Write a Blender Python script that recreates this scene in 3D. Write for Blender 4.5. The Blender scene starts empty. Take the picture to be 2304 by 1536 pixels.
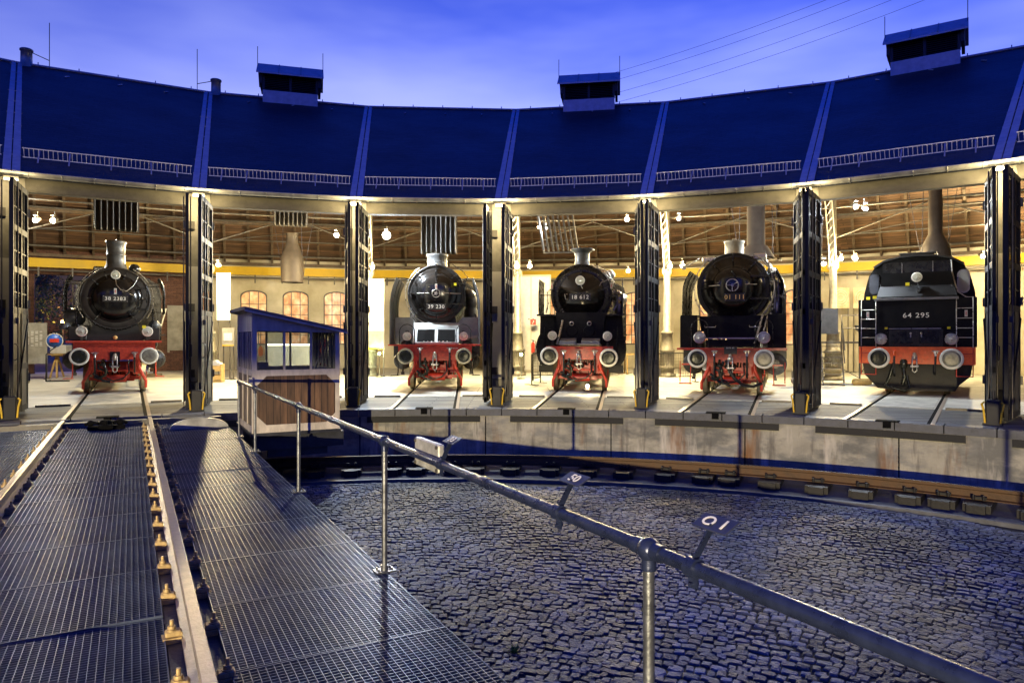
import bpy, math, random
from mathutils import Vector, Matrix
random.seed(7)
R = math.radians
sc = bpy.context.scene
COL = sc.collection

# ------------------------------------------------------------------ camera
F_PX, Y0 = 1568.5, 760.0
cam_d = bpy.data.cameras.new('camera'); cam = bpy.data.objects.new('camera', cam_d); COL.objects.link(cam)
cam.location = (0, 0, 1.61); cam.rotation_euler = (R(90), 0, 0)
cam_d.sensor_width = 36; cam_d.lens = 36*F_PX/2304; cam_d.shift_y = -(768-Y0)/2304
cam_d.clip_start = .05; cam_d.clip_end = 3000
sc.camera = cam

# ------------------------------------------------------------------ world, dusk sky
W = bpy.data.worlds.new('World'); sc.world = W; W.use_nodes = True
nt = W.node_tree; nt.nodes.clear()
def nn(t, **k):
    n = nt.nodes.new(t)
    for a, b in k.items(): setattr(n, a, b)
    return n
sky = nn('ShaderNodeTexSky', sky_type='NISHITA', sun_disc=False, sun_elevation=R(6.0), sun_rotation=R(200), altitude=0, air_density=1.0, dust_density=0.4, ozone_density=4.0)
tc = nn('ShaderNodeTexCoord')
mp = nn('ShaderNodeMapping'); mp.inputs['Scale'].default_value = (1.1, 1.1, 4.2); mp.inputs['Rotation'].default_value = (0, R(14), R(20))
ns = nn('ShaderNodeTexNoise'); ns.inputs['Scale'].default_value = 2.1; ns.inputs['Detail'].default_value = 4; ns.inputs['Roughness'].default_value = .48
cr = nn('ShaderNodeMapRange'); cr.inputs[1].default_value = .3; cr.inputs[2].default_value = .7; cr.inputs[3].default_value = 0; cr.inputs[4].default_value = 1
# dusk glow: pale lavender low over the shed, deep blue to the right, dark overhead and behind
def mth(op, a, b=None):
    n = nn('ShaderNodeMath', operation=op)
    for i_, v_ in enumerate((a, b)):
        if v_ is None: continue
        if isinstance(v_, (int, float)): n.inputs[i_].default_value = v_
        else: nt.links.new(v_, n.inputs[i_])
    return n.outputs[0]
sep = nn('ShaderNodeSeparateXYZ'); L = nt.links.new
L(tc.outputs['Generated'], sep.inputs[0]); L(tc.outputs['Generated'], mp.inputs['Vector']); L(mp.outputs[0], ns.inputs['Vector']); L(ns.outputs[0], cr.inputs[0])
pz = mth('MULTIPLY', mth('SUBTRACT', sep.outputs['Z'], .24), 2.3)
px_ = mth('MULTIPLY', mth('ABSOLUTE', mth('ADD', sep.outputs['X'], .18)), .62)
pn = mth('MULTIPLY', cr.outputs[0], -.42)
par = mth('MULTIPLY', mth('ADD', mth('ADD', pz, px_), mth('ADD', pn, .24)), .5)
ramp = nn('ShaderNodeValToRGB'); el = ramp.color_ramp.elements
el[0].position = 0; el[0].color = (2.6, 1.0, 1.15, 1); el[1].position = 1; el[1].color = (.075, .20, 1.2, 1)
for p_, c_ in ((.12, (2.1, .88, 1.1, 1)), (.25, (1.3, .60, 1.0, 1)), (.38, (.36, .26, .85, 1)), (.6, (.09, .19, 1.1, 1))):
    k_ = el.new(p_); k_.color = c_
L(par, ramp.inputs[0])
back = nn('ShaderNodeMapRange'); back.inputs[1].default_value = -.2; back.inputs[2].default_value = .55; back.inputs[3].default_value = .6; back.inputs[4].default_value = 1
L(sep.outputs['Y'], back.inputs[0])
low = nn('ShaderNodeMapRange', interpolation_type='SMOOTHSTEP'); low.inputs[1].default_value = .08; low.inputs[2].default_value = .24; low.inputs[3].default_value = .04; low.inputs[4].default_value = 1
L(sep.outputs['Z'], low.inputs[0])
par2 = mth('ADD', par, mth('MULTIPLY', mth('SUBTRACT', 1.0, back.outputs[0]), 1.1)); L(par2, ramp.inputs[0])
mx = nn('ShaderNodeMix', data_type='RGBA', blend_type='MULTIPLY'); mx.inputs[0].default_value = 1
sc_ = nn('ShaderNodeVectorMath', operation='SCALE')
bg = nn('ShaderNodeBackground'); bg.inputs['Strength'].default_value = .15
out = nn('ShaderNodeOutputWorld')
gain = nn('ShaderNodeMath', operation='MULTIPLY'); gain.inputs[1].default_value = 2.7; L(mth('MULTIPLY', back.outputs[0], low.outputs[0]), gain.inputs[0])
L(sky.outputs[0], mx.inputs[6]); L(ramp.outputs[0], mx.inputs[7]); L(mx.outputs[2], sc_.inputs[0]); L(gain.outputs[0], sc_.inputs[3])
L(sc_.outputs[0], bg.inputs['Color']); L(bg.outputs[0], out.inputs[0])

sc.view_settings.view_transform = 'Standard'; sc.view_settings.look = 'None'
sc.view_settings.exposure = 0; sc.view_settings.gamma = 1
sc.cycles.max_bounces = 6; sc.cycles.diffuse_bounces = 3; sc.cycles.glossy_bounces = 3; sc.cycles.transparent_max_bounces = 10
sc.cycles.sample_clamp_indirect = 4; sc.cycles.caustics_reflective = False; sc.cycles.caustics_refractive = False
sc.cycles.use_denoising = True

# ------------------------------------------------------------------ layout constants
C = Vector((-1.044, 1.007, 0))          # centre of the turntable pit
D = 12.45                                # angle from stall to stall
PH3 = 2.53                               # azimuth of the pillar right of stall 3
def tdeg(k): return PH3 + (k-3.5)*D      # track k (1..6)
def pdeg(k): return PH3 + (k-3)*D        # pillar k, between stall k and k+1
def pol(r, a, z=0, t=0):
    a = R(a)
    return Vector((C.x + r*math.sin(a) + t*math.cos(a), C.y + r*math.cos(a) - t*math.sin(a), z))
RG, HG, RR, HR, RK = 17.2, 5.2, 27.4, 10.85, 14.9
RW = 17.35                               # face of the pillars
RB = 36.8                                # rear wall

# ------------------------------------------------------------------ materials
MATS = {}
def mat(name, col, rough=.6, metal=0, var=.25, scale=6, bump=0, bscale=30, coat=0, spec=.5, kind=None, col2=None, stretch=(1,1,1), rvar=.15):
    m = bpy.data.materials.new(name); m.use_nodes = True; t = m.node_tree; n = t.nodes; b = n['Principled BSDF']
    co = n.new('ShaderNodeTexCoord'); mpp = n.new('ShaderNodeMapping'); mpp.inputs['Scale'].default_value = stretch
    t.links.new(co.outputs['Object'], mpp.inputs[0])
    no = n.new('ShaderNodeTexNoise'); no.inputs['Scale'].default_value = scale; no.inputs['Detail'].default_value = 6; no.inputs['Roughness'].default_value = .6
    t.links.new(mpp.outputs[0], no.inputs[0])
    mr = n.new('ShaderNodeMapRange'); mr.inputs[1].default_value = .3; mr.inputs[2].default_value = .7
    t.links.new(no.outputs[0], mr.inputs[0])
    mi = n.new('ShaderNodeMix'); mi.data_type = 'RGBA'
    c = Vector(col)
    if col2 is None: a_, b_ = c*(1-var), c*(1+var)
    else: a_, b_ = c, Vector(col2)
    mi.inputs[6].default_value = (*a_, 1); mi.inputs[7].default_value = (*b_, 1)
    t.links.new(mr.outputs[0], mi.inputs[0]); t.links.new(mi.outputs[2], b.inputs['Base Color'])
    b.inputs['Metallic'].default_value = metal; b.inputs['Specular IOR Level'].default_value = spec
    rr = n.new('ShaderNodeMapRange'); rr.inputs[3].default_value = max(.04, rough-rvar); rr.inputs[4].default_value = min(1, rough+rvar)
    t.links.new(no.outputs[0], rr.inputs[0]); t.links.new(rr.outputs[0], b.inputs['Roughness'])
    if coat: b.inputs['Coat Weight'].default_value = coat; b.inputs['Coat Roughness'].default_value = .12
    if bump:
        n2 = n.new('ShaderNodeTexNoise'); n2.inputs['Scale'].default_value = bscale; n2.inputs['Detail'].default_value = 5
        t.links.new(mpp.outputs[0], n2.inputs[0])
        bp = n.new('ShaderNodeBump'); bp.inputs['Strength'].default_value = bump; bp.inputs['Distance'].default_value = .02
        t.links.new(n2.outputs[0], bp.inputs['Height']); t.links.new(bp.outputs[0], b.inputs['Normal'])
    MATS[name] = m
    return m
def nodes(m): return m.node_tree, m.node_tree.nodes, m.node_tree.nodes['Principled BSDF']
def brickify(m, row, width, mortar, darker=.35, axes='XY', msize=.012, strength=.6, offset=.5, rand=.35):
    """multiply a course pattern over a material (slates, planks, bricks) and bump it"""
    t, n, b = nodes(m)
    co = n.new('ShaderNodeTexCoord'); sx = n.new('ShaderNodeSeparateXYZ'); cx = n.new('ShaderNodeCombineXYZ')
    t.links.new(co.outputs['Object'], sx.inputs[0])
    t.links.new(sx.outputs[axes[0]], cx.inputs['X']); t.links.new(sx.outputs[axes[1]], cx.inputs['Y'])
    br = n.new('ShaderNodeTexBrick'); br.offset = offset
    br.inputs['Scale'].default_value = 1; br.inputs['Mortar Size'].default_value = msize; br.inputs['Brick Width'].default_value = width; br.inputs['Row Height'].default_value = row
    br.inputs['Color1'].default_value = (1-rand,)*3+(1,); br.inputs['Color2'].default_value = (1+rand*.6,)*3+(1,); br.inputs['Mortar'].default_value = (mortar,)*3+(1,)
    t.links.new(cx.outputs[0], br.inputs[0])
    old = b.inputs['Base Color'].links[0].from_socket
    mu = n.new('ShaderNodeMix'); mu.data_type = 'RGBA'; mu.blend_type = 'MULTIPLY'; mu.inputs[0].default_value = 1; mu.clamp_result = False
    t.links.new(old, mu.inputs[6]); t.links.new(br.outputs[0], mu.inputs[7]); t.links.new(mu.outputs[2], b.inputs['Base Color'])
    bp = n.new('ShaderNodeBump'); bp.inputs['Strength'].default_value = strength; bp.inputs['Distance'].default_value = .02; bp.invert = True
    t.links.new(br.outputs['Fac'], bp.inputs['Height'])
    if b.inputs['Normal'].links: t.links.new(b.inputs['Normal'].links[0].from_socket, bp.inputs['Normal'])
    t.links.new(bp.outputs[0], b.inputs['Normal'])
    return m
def emis(name, col, s):
    m = bpy.data.materials.new(name); m.use_nodes = True; t = m.node_tree; b = t.nodes['Principled BSDF']
    b.inputs['Base Color'].default_value = (*col, 1); b.inputs['Emission Color'].default_value = (*col, 1); b.inputs['Emission Strength'].default_value = s
    MATS[name] = m; return m

slate = brickify(mat('slate', (.004, .007, .016), .5, 0, .3, .6, .25, 30, col2=(.014, .016, .025)), .19, .30, .25, msize=.02, strength=1, rand=.6)
zinc = mat('zinc', (.50, .50, .54), .5, .5, .18, 5, .05)
zincd = mat('zinc_dull', (.36, .36, .34), .45, .6, .25, 6, .05)
conc = mat('lintel_concrete', (.12, .11, .085), .85, 0, .3, 2.2, .25, 50, stretch=(1, 1, 1.5))
white_pl = mat('limewash', (.72, .68, .58), .85, 0, .12, 2, .1, 40)
grey_pl = mat('grey_render', (.30, .28, .23), .85, 0, .3, 3, .15, 40)
doorp = mat('door_paint', (.008, .008, .010), .55, 0, .5, 4, .2, 40, spec=.3)
doorw = brickify(mat('door_boards', (.03, .026, .02), .5, 0, .5, 5, .15, 40, stretch=(1, 1, .2)), 6.0, .14, .3, axes='YZ', msize=.006, offset=0)
lockyel = mat('yellow_clamp', (.75, .48, .02), .5, 0, .15)
blk = mat('loco_black', (.009, .0085, .008), .27, 0, .5, 7, .05, 10, spec=.5)
blkg = mat('door_gloss_black', (.010, .0092, .0085), .17, 0, .5, 5, .04, 6, rvar=.08)
blks = mat('sheet_black', (.007, .0068, .0066), .42, 0, .5, 7, .12, 4, spec=.16)
blkm = mat('smokebox_black', (.012, .0105, .0095), .45, 0, .4, 9, .14, 22)
red = mat('frame_red', (.60, .045, .016), .45, 0, .3, 9, .2, 25, coat=.1, col2=(.32, .022, .012))
redw = mat('worn_red', (.62, .06, .022), .5, 0, .3, 14, .2, 25, col2=(.36, .03, .014))
orange = mat('beam_orange_red', (.82, .12, .02), .42, 0, .18, 9, .1, 25, coat=.2)
rimw = mat('white_rim', (.74, .72, .62), .5, 0, .12, 12, .1)
plateg = mat('buffer_steel', (.24, .23, .18), .42, .5, .45, 7, .2, 20)
plated = mat('greasy_steel', (.025, .028, .02), .25, .3, .6, 6, .2, 14)
steel = mat('bright_steel', (.55, .53, .47), .3, .9, .2, 8, .05)
greyp = mat('chimney_grey', (.10, .10, .098), .42, .4, .3, 8, .15)
creamp = mat('chimney_cream', (.42, .39, .32), .5, .1, .2, 8, .1)
lens = mat('lamp_glass', (.60, .62, .50), .15, 0, .25, 30, 0, coat=.3)
numw = mat('numeral_white', (.85, .82, .72), .5, 0, .05)
numy = mat('numeral_brass', (.85, .55, .16), .45, 0, .1)
wheelm = mat('wheel_rim', (.20, .17, .11), .35, .7, .4, 8, .1)
railtop = mat('rail_head', (.42, .36, .28), .4, .55, .22, 12, .15, 60)
railrust = mat('rail_rust', (.09, .062, .04), .7, .2, .4, 16, .3, 60)
ringrail = mat('ring_rail', (.09, .045, .015), .6, .2, .35, 6, .3, 40)
clipm = mat('rail_clip', (.42, .30, .14), .55, .3, .3, 14, .3, 50)
galv = mat('grating_steel', (.085, .11, .18), .42, .6, .4, 1.6, 0)
girder = mat('girder_paint', (.03, .032, .038), .5, .2, .4, 5, .2)
pipem = mat('handrail_steel', (.022, .03, .07), .3, .4, .35, 14, .12, 60)
postm = mat('post_steel', (.17, .18, .20), .4, .8, .3, 14, .15, 60)
floorm = brickify(mat('shed_floor', (.55, .54, .47), .62, 0, .22, 1.1, .15, 30), 2.2, 2.2, .45, msize=.012, strength=.3, rand=.12)
apronm = brickify(mat('apron_planks', (.15, .15, .13), .75, 0, .5, 3, .3, 30, stretch=(.25, 1.6, 1)), .24, 1.9, .25, msize=.014, strength=.9, rand=.35)
kerbm = mat('kerb_stone', (.085, .09, .10), .6, 0, .35, 5, .3, 30)
tarm = mat('tarred_beam', (.012, .012, .011), .7, 0, .5, 8, .4, 30)
groundm = mat('yard_ground', (.07, .068, .06), .95, 0, .35, .7, .4, 8)
darkm = mat('dark_groove', (.006, .006, .006), .9, 0, .3, spec=.05)
yelm = mat('crane_yellow', (.62, .40, .005), .5, 0, .06, 4)
plaster = mat('shed_plaster', (.58, .53, .40), .85, 0, .1, .8, .1, 30, col2=(.36, .32, .22))
brickm = brickify(mat('brick', (.12, .055, .035), .85, 0, .35, 9, .2, 40), .085, .26, .7, axes='XZ', msize=.012, strength=.7, rand=.35)
ceilm = brickify(mat('ceiling_boards', (.14, .078, .042), .7, 0, .45, 3, .15, 30, stretch=(.3, 1.5, 1)), .17, 2.4, .25, msize=.012, strength=.5, rand=.45)
rafter = mat('rafter_timber', (.12, .085, .055), .75, 0, .35, 5, .15, 30)
ironm = mat('roof_iron', (.11, .10, .085), .5, .4, .3, 8, .1)
castm = mat('cast_iron_column', (.22, .20, .15), .5, .3, .3, 8, .15)
latm = mat('pale_lattice', (.62, .58, .48), .4, .4, .15, 8)
edgem = mat('flue_edge', (.11, .105, .095), .5, .2, .3, 8)
guardm = mat('guard_galvanised_pale', (.88, .86, .80), .5, 0, .1, 8)
hoodm = mat('smoke_hood', (.055, .042, .032), .6, .2, .25, 5, .2, 20)
cabinw = mat('cabin_paint', (.56, .50, .40), .6, 0, .28, 6, .2, 50, stretch=(1, 1, .4))
cabinb = brickify(mat('cabin_boards', (.13, .07, .035), .6, 0, .5, 7, .2, 50, stretch=(2, 1, .25)), 5.0, .125, .3, axes='XZ', msize=.006, offset=0, rand=.4)
cabiny = brickify(mat('cabin_door_boards', (.20, .16, .11), .6, 0, .4, 7, .2, 50, stretch=(2, 1, .25)), 5.0, .125, .3, axes='YZ', msize=.006, offset=0, rand=.3)
feltm = mat('roof_felt', (.24, .20, .15), .8, 0, .3, 6, .3)
signm = mat('sign_blue_black', (.03, .035, .07), .45, 0, .2, 9)
tagy = mat('yellow_tag', (.85, .72, .02), .5, 0, .05)
redsig = mat('safety_red', (.6, .04, .02), .5, 0, .1)
blackr = mat('rubber_black', (.012, .012, .012), .6, 0, .3)
cloth = mat('pale_paper', (.66, .64, .58), .8, 0, .1)
timbery = mat('sawhorse_timber', (.55, .36, .12), .7, 0, .2, 8)
wirem = mat('wire', (.05, .05, .07), .6, .3, .1)
leafm = mat('leaf', (.05, .10, .025), .6, 0, .6, 3)
barkm = mat('bark', (.09, .07, .05), .9, 0, .3)
bulbw = emis('bulb_warm', (1, .84, .52), 60)
bulbc = emis('bulb_cool', (.82, .92, 1), 90)
bulbg = emis('bulb_green', (.80, 1, .35), 25)
bulbo = emis('bulb_orange', (1, .45, .10), 30)
strip = emis('strip_light', (1, .86, .58), 9)
litwall = None

def pit_wall_mat():
    m = mat('pit_wall_concrete', (.38, .36, .28), .85, 0, .22, 2.3, .35, 30)
    t, n, b = nodes(m)
    co = n.new('ShaderNodeTexCoord')
    # use angle round the pit so streaks run down the curved wall
    sx = n.new('ShaderNodeSeparateXYZ'); t.links.new(co.outputs['Object'], sx.inputs[0])
    at = n.new('ShaderNodeMath'); at.operation = 'ARCTAN2'; t.links.new(sx.outputs['X'], at.inputs[0]); t.links.new(sx.outputs['Y'], at.inputs[1])
    ml = n.new('ShaderNodeMath'); ml.operation = 'MULTIPLY'; ml.inputs[1].default_value = 14.9; t.links.new(at.outputs[0], ml.inputs[0])
    def streak(xs, zs, lo, hi, col, seed):
        nonlocal_old = b.inputs['Base Color'].links[0].from_socket
        cx = n.new('ShaderNodeCombineXYZ'); m1 = n.new('ShaderNodeMath'); m1.operation = 'MULTIPLY'; m1.inputs[1].default_value = xs
        m2 = n.new('ShaderNodeMath'); m2.operation = 'MULTIPLY'; m2.inputs[1].default_value = zs
        t.links.new(ml.outputs[0], m1.inputs[0]); t.links.new(sx.outputs['Z'], m2.inputs[0])
        t.links.new(m1.outputs[0], cx.inputs[0]); t.links.new(m2.outputs[0], cx.inputs[1]); cx.inputs[2].default_value = seed
        no = n.new('ShaderNodeTexNoise'); no.inputs['Scale'].default_value = 1; no.inputs['Detail'].default_value = 5; no.inputs['Roughness'].default_value = .65
        t.links.new(cx.outputs[0], no.inputs[0])
        mr = n.new('ShaderNodeMapRange'); mr.inputs[1].default_value = lo; mr.inputs[2].default_value = hi; t.links.new(no.outputs[0], mr.inputs[0])
        mi = n.new('ShaderNodeMix'); mi.data_type = 'RGBA'; mi.inputs[7].default_value = (*col, 1)
        t.links.new(mr.outputs[0], mi.inputs[0]); t.links.new(nonlocal_old, mi.inputs[6]); t.links.new(mi.outputs[2], b.inputs['Base Color'])
    streak(1.1, 2.4, .47, .60, (.25, .25, .22), 3)
    streak(.7, 1.3, .48, .60, (.17, .17, .145), 7)
    streak(1.9, .35, .56, .70, (.62, .58, .48), 9)
    streak(1.35, .22, .54, .68, (.22, .10, .03), 1)
    streak(4.5, .5, .54, .70, (.12, .11, .09), 5)
    return m
pitm = pit_wall_mat()

def cobble_mat():
    m = mat('granite_setts', (.055, .068, .10), .66, 0, .5, 9, .7, 38)
    t, n, b = nodes(m)
    g = n.new('ShaderNodeNewGeometry'); mr = n.new('ShaderNodeMapRange'); mr.inputs[3].default_value = .45; mr.inputs[4].default_value = 1.75
    t.links.new(g.outputs['Random Per Island'], mr.inputs[0])
    # broad patches, darker and paler
    co = n.new('ShaderNodeTexCoord'); no = n.new('ShaderNodeTexNoise'); no.inputs['Scale'].default_value = .45; no.inputs['Detail'].default_value = 5
    t.links.new(co.outputs['Object'], no.inputs[0])
    m3 = n.new('ShaderNodeMapRange'); m3.inputs[1].default_value = .35; m3.inputs[2].default_value = .62; m3.inputs[3].default_value = .3; m3.inputs[4].default_value = 1.5
    t.links.new(no.outputs[0], m3.inputs[0])
    m4 = n.new('ShaderNodeMath'); m4.operation = 'MULTIPLY'; t.links.new(mr.outputs[0], m4.inputs[0]); t.links.new(m3.outputs[0], m4.inputs[1])
    old = b.inputs['Base Color'].links[0].from_socket
    mu = n.new('ShaderNodeVectorMath'); mu.operation = 'SCALE'; t.links.new(old, mu.inputs[0]); t.links.new(m4.outputs[0], mu.inputs[3])
    t.links.new(mu.outputs[0], b.inputs['Base Color'])
    return m
settm = cobble_mat()
soilm = mat('joint_soil', (.028, .026, .02), .95, 0, .4, 5, .6, 40, col2=(.05, .045, .025))

def glass_mat(name, tintc=(1, 1, 1), refl=.12):
    m = bpy.data.materials.new(name); m.use_nodes = True; t = m.node_tree; n = t.nodes; n.clear()
    o = n.new('ShaderNodeOutputMaterial'); tr = n.new('ShaderNodeBsdfTransparent'); tr.inputs[0].default_value = (*tintc, 1)
    gl = n.new('ShaderNodeBsdfGlossy'); gl.inputs['Roughness'].default_value = .03
    fr = n.new('ShaderNodeFresnel'); fr.inputs[0].default_value = 1.5
    no = n.new('ShaderNodeTexNoise'); no.inputs['Scale'].default_value = 3
    ad = n.new('ShaderNodeMath'); ad.operation = 'MULTIPLY_ADD'; ad.inputs[1].default_value = refl
    mi = n.new('ShaderNodeMixShader')
    t.links.new(no.outputs[0], ad.inputs[0]); t.links.new(fr.outputs[0], ad.inputs[2])
    t.links.new(ad.outputs[0], mi.inputs[0]); t.links.new(tr.outputs[0], mi.inputs[1]); t.links.new(gl.outputs[0], mi.inputs[2]); t.links.new(mi.outputs[0], o.inputs[0])
    return m
glassm = glass_mat('window_glass', (.86, .9, .92), .05)
glassd = glass_mat('dusty_glass', (.42, .44, .42), .10)

def lit_window_mat():
    """the lamp-lit brick room seen through the rear windows"""
    m = mat('lit_room_pane', (.45, .2, .08), .3, 0, .3, 2)
    t, n, b = nodes(m)
    co = n.new('ShaderNodeTexCoord'); mp_ = n.new('ShaderNodeMapping'); mp_.inputs['Scale'].default_value = (1.3, 1.3, .8)
    t.links.new(co.outputs['Object'], mp_.inputs[0])
    v = n.new('ShaderNodeTexNoise'); v.inputs['Scale'].default_value = 2.3; v.inputs['Detail'].default_value = 2; t.links.new(mp_.outputs[0], v.inputs[0])
    r = n.new('ShaderNodeValToRGB'); e = r.color_ramp.elements
    e[0].position = .38; e[0].color = (.35, .11, .03, 1); e[1].position = .68; e[1].color = (1, .72, .38, 1)
    k = e.new(.5); k.color = (.72, .32, .11, 1)
    t.links.new(v.outputs[0], r.inputs[0]); t.links.new(r.outputs[0], b.inputs['Emission Color']); b.inputs['Emission Strength'].default_value = .9
    return m
litpane = lit_window_mat()

# ------------------------------------------------------------------ mesh builder
class MB:
    def __init__(s): s.v = []; s.f = []; s.sm = []
    def add(s, vs, fs, smooth=False, M=None):
        o = len(s.v)
        s.v += [tuple(M @ Vector(p)) if M else tuple(p) for p in vs]
        s.f += [tuple(i+o for i in f) for f in fs]; s.sm += [smooth]*len(fs)
        return s
    def box(s, x0, x1, y0, y1, z0, z1, M=None, bev=0):
        if bev:
            b = bev
            vs = []; 
            for (zz, k) in ((z0, b), (z0+b, 0), (z1-b, 0), (z1, b)):
                a = [(x0+k+ (0 if k else b), y0+k), (x1-k-(0 if k else b), y0+k), (x1-k, y0+k+(0 if k else b)), (x1-k, y1-k-(0 if k else b)), (x1-k-(0 if k else b), y1-k), (x0+k+(0 if k else b), y1-k), (x0+k, y1-k-(0 if k else b)), (x0+k, y0+k+(0 if k else b))]
                vs += [(p[0], p[1], zz) for p in a]
            fs = [tuple(range(7, -1, -1)), tuple(range(24, 32))]
            for r in range(3):
                for i in range(8):
                    j = (i+1) % 8; fs.append((r*8+i, r*8+j, r*8+8+j, r*8+8+i))
            return s.add(vs, fs, False, M)
        vs = [(x0,y0,z0),(x1,y0,z0),(x1,y1,z0),(x0,y1,z0),(x0,y0,z1),(x1,y0,z1),(x1,y1,z1),(x0,y1,z1)]
        return s.add(vs, [(3,2,1,0),(4,5,6,7),(0,1,5,4),(1,2,6,5),(2,3,7,6),(3,0,4,7)], False, M)
    def bar(s, a, b, w, h=None, up=(0,0,1)):
        """square bar from a to b"""
        h = h or w; a = Vector(a); b = Vector(b); d = (b-a).normalized(); u = Vector(up)
        if abs(d.dot(u)) > .98: u = Vector((0, 1, 0))
        x = d.cross(u).normalized(); u = x.cross(d)
        vs = [p + x*sx*w/2 + u*su*h/2 for p in (a, b) for sx, su in ((-1,-1),(1,-1),(1,1),(-1,1))]
        return s.add(vs, [(3,2,1,0),(4,5,6,7),(0,1,5,4),(1,2,6,5),(2,3,7,6),(3,0,4,7)])
    def tube(s, pts, r, n=8, caps=True, closed=False):
        pts = [Vector(p) for p in pts]; rs = r if isinstance(r, (list, tuple)) else [r]*len(pts)
        rings = []; m = len(pts); prev = None
        for i, p in enumerate(pts):
            if closed: d = pts[(i+1) % m]-pts[i-1]
            else: d = pts[min(i+1, m-1)]-pts[max(i-1, 0)]
            if d.length < 1e-9: d = Vector((0, 0, 1))
            d.normalize()
            if prev is None:
                u = Vector((0, 0, 1)) if abs(d.z) < .9 else Vector((0, 1, 0))
                x = d.cross(u).normalized()
            else:
                x = (prev - d*prev.dot(d)).normalized()
            prev = x; y = d.cross(x)
            rings.append([p + (x*math.cos(2*math.pi*k/n)+y*math.sin(2*math.pi*k/n))*rs[i] for k in range(n)])
        vs = [q for g in rings for q in g]; fs = []
        for i in range(m if closed else m-1):
            j = (i+1) % m
            for k in range(n):
                l = (k+1) % n; fs.append((i*n+k, i*n+l, j*n+l, j*n+k))
        s.add(vs, fs, True)
        if caps and not closed:
            s.add(rings[0], [tuple(range(n))[::-1]]); s.add(rings[-1], [tuple(range(n))])
        return s
    def cyl(s, a, b, r, r2=None, n=16): return s.tube([a, b], [r, r if r2 is None else r2], n)
    def lathe(s, prof, o=(0,0,0), axis='z', n=24, cap=True):
        """prof: (radius, height) pairs; axis z up or y towards the viewer (-y)"""
        o = Vector(o); vs = []
        for (r, h) in prof:
            for k in range(n):
                c, q = math.cos(2*math.pi*k/n)*r, math.sin(2*math.pi*k/n)*r
                vs.append(o + (Vector((c, q, h)) if axis == 'z' else Vector((c, h, q)) if axis == 'y' else Vector((h, c, q))))
        fs = []
        for i in range(len(prof)-1):
            for k in range(n):
                l = (k+1) % n; fs.append((i*n+k, i*n+l, i*n+n+l, i*n+n+k))
        s.add(vs, fs, True)
        if cap:
            s.add(vs[:n], [tuple(range(n))]); s.add(vs[-n:], [tuple(range(n))])
        return s
    def prism(s, poly, h0, h1, plane='xy', M=None):
        n = len(poly)
        def P(a, b, h): return (a, b, h) if plane == 'xy' else (a, h, b) if plane == 'xz' else (h, a, b)
        vs = [P(a, b, h0) for a, b in poly]+[P(a, b, h1) for a, b in poly]
        fs = [tuple(range(n))[::-1], tuple(range(n, 2*n))]+[(i, (i+1) % n, n+(i+1) % n, n+i) for i in range(n)]
        return s.add(vs, fs, False, M)
    def sphere(s, c, r, n=12, m=8, sz=1):
        c = Vector(c); prof = [(r*math.sin(math.pi*i/m), -r*sz*math.cos(math.pi*i/m)) for i in range(m+1)]
        return s.lathe([(max(a, 1e-4), b) for a, b in prof], c, 'z', n, cap=False)
    def build(s, name, m, parent=None, loc=None, rotz=0, fix=True):
        me = bpy.data.meshes.new(name); me.from_pydata(s.v, [], s.f)
        if fix:
            import bmesh
            bm = bmesh.new(); bm.from_mesh(me); 
            for i, f in enumerate(bm.faces): f.smooth = s.sm[i]
            bmesh.ops.recalc_face_normals(bm, faces=bm.faces); bm.to_mesh(me); bm.free()
        else: me.polygons.foreach_set('use_smooth', s.sm)
        for q in (m if isinstance(m, (list, tuple)) else [m]): me.materials.append(q)
        o = bpy.data.objects.new(name, me); COL.objects.link(o)
        if parent: o.parent = parent
        if loc is not None: o.location = loc
        if rotz: o.rotation_euler = (0, 0, rotz)
        return o
def components(mb):
    '''split a builder into its separate solid pieces'''
    par = list(range(len(mb.v)))
    def find(a):
        while par[a] != a: par[a] = par[par[a]]; a = par[a]
        return a
    # caps are added with their own vertices, so join vertices that coincide
    seen = {}
    for i, v in enumerate(mb.v):
        k = (round(v[0], 4), round(v[1], 4), round(v[2], 4))
        if k in seen: par[find(i)] = find(seen[k])
        else: seen[k] = i
    for f in mb.f:
        for i in f[1:]: par[find(i)] = find(f[0])
    groups = {}
    for fi, f in enumerate(mb.f): groups.setdefault(find(f[0]), []).append(fi)
    res = []
    for fs in groups.values():
        m = MB(); mapv = {}
        for fi in fs:
            m.f.append(tuple(mapv.setdefault(i, len(mapv)) for i in mb.f[fi])); m.sm.append(mb.sm[fi])
        m.v = [None]*len(mapv)
        for i, j in mapv.items(): m.v[j] = mb.v[i]
        res.append(m)
    return res
def build_each(mb, name, m, parent, **k): return [c.build(name, m, parent, **k) for c in components(mb)]
def tag(o, label=None, cat=None, group=None, kind=None):
    if label: o['label'] = label
    if cat: o['category'] = cat
    if group: o['group'] = group
    if kind: o['kind'] = kind
    return o
def empty(name, loc=(0,0,0), rz=0, label=None, cat=None, group=None, parent=None):
    o = bpy.data.objects.new(name, None); COL.objects.link(o); o.location = loc; o.rotation_euler = (0, 0, rz); o.empty_display_size = .2
    if parent: o.parent = parent
    return tag(o, label, cat, group)
def dup(src, parent=None, loc=None, rz=None):
    c = src.copy(); COL.objects.link(c); c.parent = parent
    if loc is not None: c.location = loc
    if rz is not None: c.rotation_euler = (0, 0, rz)
    for ch in list(src.children): dup(ch, c)
    return c
def struct(o): o['kind'] = 'structure'; return o
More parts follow.
